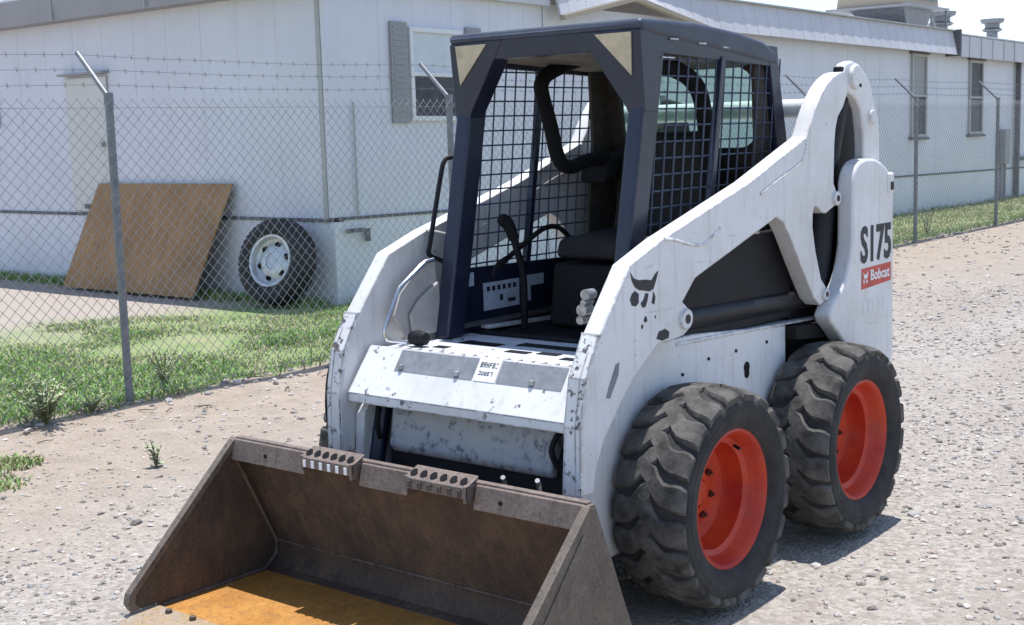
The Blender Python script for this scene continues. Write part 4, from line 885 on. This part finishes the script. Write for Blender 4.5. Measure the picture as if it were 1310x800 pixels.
# floor, seat, levers, bar
m = MB(); m.box(-0.40, 0.40, 0.025, 0.95, 0.84, 0.866); obj('cab_floor', m, 'black', L)
m = MB(); m.prism([(0.30, 0.87), (0.92, 0.87), (0.92, 1.12), (0.34, 1.12)], -0.24, 0.24); sb_ = obj('seat_box', m, 'plastic', L, bevel=0.02)
m = MB(); m.prism([(0.33, 1.14), (0.36, 1.22), (0.78, 1.24), (0.80, 1.14)], -0.23, 0.23); obj('seat_cushion', m, 'seat', L, bevel=0.03, seg=3)
m = MB(); m.prism([(0.72, 1.22), (0.80, 1.22), (0.90, 1.60), (0.86, 1.64), (0.82, 1.60)], -0.22, 0.22); obj('seat_back', m, 'seat', L, bevel=0.03, seg=3)
m = MB(); m.prism([(0.72, 1.42), (0.90, 1.44), (0.93, 1.55), (0.90, 1.56), (0.74, 1.50)], -0.38, -0.245); obj('side_cushion', m, 'plastic', L, bevel=0.02)
for x, dy in ((-0.28, 0.0), (0.26, 0.02)):
    m = MB(); m.tube(smoothpath([(x, 0.20+dy, 0.87), (x, 0.20+dy, 1.08), (x, 0.16+dy, 1.20), (x-0.01, 0.13+dy, 1.30)]), [0.014]*18+[0.014], 10); lv = obj('control_lever', m, 'black', L, smooth=True)
    m = MB(); m.tube(smoothpath([(x, 0.15+dy, 1.23), (x-0.012, 0.13+dy, 1.29), (x-0.025, 0.10+dy, 1.315)], 4), [0.020, 0.022, 0.022, 0.024, 0.025, 0.026, 0.026, 0.024, 0.02], 12); obj('grip', m, 'foam', lv, smooth=True)
m = MB(); m.tube(smoothpath([(-0.33, 0.10, 1.12), (-0.33, 0.25, 1.19), (-0.33, 0.40, 1.25), (-0.33, 0.50, 1.25), (-0.33, 0.58, 1.20)]), 0.011, 8); m.tube(smoothpath([(-0.30, 0.04, 1.10), (-0.32, 0.10, 1.14), (-0.33, 0.22, 1.17)]), 0.008, 8); obj('cable', m, 'plastic', L, smooth=True)
m = MB(); m.tube(smoothpath([(-0.30, 0.80, 1.53), (-0.30, 0.66, 1.515), (-0.30, 0.55, 1.495), (-0.30, 0.475, 1.535), (-0.30, 0.43, 1.66), (-0.30, 0.375, 1.80), (-0.30, 0.385, 1.845), (-0.30, 0.43, 1.875), (-0.28, 0.52, 1.91), (-0.25, 0.62, 1.94)]), 0.030, 12)
m2 = MB(); m2.tube(smoothpath([(0.30, 0.22, 1.885), (0.30, 0.33, 1.872), (0.30, 0.45, 1.850), (0.30, 0.54, 1.815), (0.30, 0.60, 1.75), (0.30, 0.64, 1.60), (0.30, 0.655, 1.40), (0.30, 0.70, 1.25)]), 0.033, 12)
obj('seat_bar', m, 'foam', L, smooth=True); obj('seat_bar', m2, 'foam', L, smooth=True)
# labels on the inside of the far wall
for (y0_, y1_, z0_, z1_) in ((-0.02, 0.045, 1.052, 1.105), (0.10, 0.325, 0.945, 1.055), (0.40, 0.49, 1.015, 1.06), (0.375, 0.40, 0.955, 1.06)):
    m = MB(); m.box(-0.4045, -0.4035, y0_, y1_, z0_, z1_); lb2 = obj('warning_label', m, 'label', L)
m = MB(); 
for k in range(6): m.box(-0.4034, -0.4030, 0.12+0.033*k, 0.14+0.033*k, 1.02, 1.04)
m.box(-0.4034, -0.4030, 0.25, 0.30, 0.965, 0.98); m.box(-0.4034, -0.4030, 0.20, 0.22, 0.975, 1.0); obj('label_print', m, 'ink', L)
m = MB(); m.box(-0.402, -0.385, -0.05, 0.56, 0.895, 0.912); obj('floor_trim', m, 'steel', L)
# grab handle outside the far pillar
m = MB(); m.tube(smoothpath([(-0.43, 0.06, 1.555), (-0.462, 0.0, 1.555), (-0.47, -0.03, 1.54), (-0.47, -0.055, 1.48), (-0.47, -0.125, 1.24), (-0.47, -0.135, 1.19), (-0.46, -0.09, 1.165), (-0.43, -0.05, 1.14)], 5), 0.0095, 8); obj('grab_handle', m, 'black', L, smooth=True)
# engine cover behind the cab
m = MB(); m.prism([(0.99, 0.84), (1.62, 0.84), (1.62, 1.38), (1.52, 1.45), (1.06, 1.50), (1.06, 1.1)], -0.40, 0.40); en = obj('engine_cover', m, 'black', L, bevel=0.02)
m = MB(); m.prism([(1.07, 1.502), (1.52, 1.452), (1.52, 1.47), (1.07, 1.525)], -0.38, 0.38); obj('hood_panel', m, 'white', en, bevel=0.006)
m = MB(); m.tube([(-0.515, 1.14, 1.705), (0.515, 1.14, 1.705)], 0.040, 20); obj('arm_cross_tube', m, 'white', L, smooth=True)
m = MB(); m.box(0.434, 0.49, 0.06, 0.97, 0.87, 1.235); obj('side_tank', m, 'black', L, bevel=0.012)

# ================================================================== BUCKET (part of the loader)
BW = 0.787
m = MB(); m.prism([(-0.852, 0.572), (-0.838, 0.572), (-0.672, 0.150), (-0.676, 0.095), (-0.71, 0.045), (-0.76, 0.032), (-0.77, 0.045), (-0.722, 0.060), (-0.695, 0.100), (-0.69, 0.150)], -BW, BW)
bk = obj('bucket', m, 'rust', L, bevel=0.002)
m = MB(); m.prism([(-0.76, 0.030), (-0.76, 0.050), (-1.30, 0.050), (-1.30, 0.030)], -BW+0.003, BW-0.003); obj('bucket_floor', m, 'rust_floor', bk)
m = MB(); m.prism([(-1.238, 0.0505), (-1.240, 0.062), (-1.36, 0.056), (-1.40, 0.034), (-1.36, 0.030), (-1.30, 0.0505)], -BW-0.018, BW+0.018); ce = obj('cutting_edge', m, 'bare_edge', bk, bevel=0.003)
for s in (1, -1):
    ep = [(-0.838, 0.575), (-0.872, 0.575), (-0.884, 0.556), (-1.345, 0.125), (-1.352, 0.095), (-1.335, 0.072), (-1.30, 0.064), (-1.235, 0.064), (-1.235, 0.030), (-0.76, 0.026), (-0.70, 0.040), (-0.665, 0.095), (-0.662, 0.155)]
    m = MB(); m.prism(ep, s*BW, s*(BW+0.014)); e_ = obj('end_plate', m, 'rust_end' if s > 0 else 'rust', bk, bevel=0.003)
    m = MB(); m.prism([(-0.872, 0.575), (-0.894, 0.556), (-1.352, 0.130), (-1.362, 0.095), (-1.345, 0.065), (-1.31, 0.068), (-1.332, 0.095), (-1.325, 0.122), (-0.87, 0.546)], s*(BW-0.008), s*(BW+0.022)); obj('side_edge', m, 'rust_end', e_, bevel=0.003)
    m = MB(); m.prism([(-0.90, 0.50), (-1.18, 0.20), (-0.80, 0.10), (-0.72, 0.14)], s*(BW+0.014), s*(BW+0.018)); obj('wear_plate', m, 'rust_end', e_, bevel=0.002)
for s in (1, -1):
    m = MB(); m.tube([(s*(BW-0.004), -0.868, 0.50), (s*(BW-0.004), -0.70, 0.155), (s*(BW-0.004), -0.705, 0.10), (s*(BW-0.004), -0.76, 0.056), (s*(BW-0.004), -1.22, 0.053)], 0.007, 6); obj('weld_bead', m, 'rust', bk, smooth=True)
m = MB(); m.tube([(-BW, -0.694, 0.150), (BW, -0.694, 0.150)], 0.004, 6); obj('weld_bead', m, 'rust', bk)
# top lip plates and perforated steps
lipf = lambda x0, x1: MB().hexa([(x0, -0.890, 0.500), (x1, -0.890, 0.500), (x1, -0.832, 0.500), (x0, -0.832, 0.500)], [(x0, -0.872, 0.574), (x1, -0.872, 0.574), (x1, -0.858, 0.574), (x0, -0.858, 0.574)])
for x0, x1 in ((-BW, -0.395), (-0.125, 0.095), (0.375, BW)): obj('lip_plate', lipf(x0, x1), 'rust_lip', bk, bevel=0.004)
m = MB(); m.box(-BW, BW, -0.860, -0.834, 0.562, 0.581); obj('top_edge', m, 'rust_lip', bk, bevel=0.004)
for x0, x1 in ((-0.385, -0.135), (0.105, 0.365)):
    m = MB(); m.hexa([(x0, -0.905, 0.562), (x1, -0.905, 0.562), (x1, -0.845, 0.588), (x0, -0.845, 0.588)], [(x0, -0.907, 0.570), (x1, -0.907, 0.570), (x1, -0.845, 0.597), (x0, -0.845, 0.597)])
    m.hexa([(x0, -0.912, 0.535), (x1, -0.912, 0.535), (x1, -0.902, 0.535), (x0, -0.902, 0.535)], [(x0, -0.908, 0.570), (x1, -0.908, 0.570), (x1, -0.898, 0.570), (x0, -0.898, 0.570)])
    m.box(x0, x0+0.012, -0.91, -0.86, 0.52, 0.575); m.box(x1-0.012, x1, -0.91, -0.86, 0.52, 0.575)
    s_ = obj('step_bracket', m, 'rust_lip', bk, bevel=0.003)
    mh = MB()
    for k in range(6):
        x = x0+0.025+k*(x1-x0-0.05)/5; a = np.arange(0, 6.28, 0.5)
        mh.add([(x+0.0135*math.cos(q), -0.887+0.012*math.sin(q), 0.5855-0.012*math.sin(q)*(-0.70)-0.0005) for q in a], [tuple(range(len(a)))])
    obj('step_hole', mh, 'foam', s_)
    mt = MB()
    for k in range(6):
        x = x0+0.025+k*(x1-x0-0.05)/5; mt.box(x-0.007, x+0.007, -0.9145, -0.912, 0.538, 0.562)
    tag(obj('step_slot', mt, 'rust' if x0 > 0 else 'label_white', s_), kind='stuff')
for x, y in ((-0.683, -1.268), (-0.56, -1.262), (-0.35, -1.262)):
    m = MB(); m.lathe([(0.060, 0.0001), (0.060, 0.013), (0.074, 0.011), (0.077, 0.0001)], 8, 'z', (x, y, 0)); obj('edge_bolt', m, 'rust', bk)
for x, z in ((-0.60, 0.535), (0.48, 0.535)):
    m = MB(); m.cyl((x, 0, z), 0.008, -0.8845, -0.875, 'y', 10); obj('lip_bolt', m, 'black', bk)
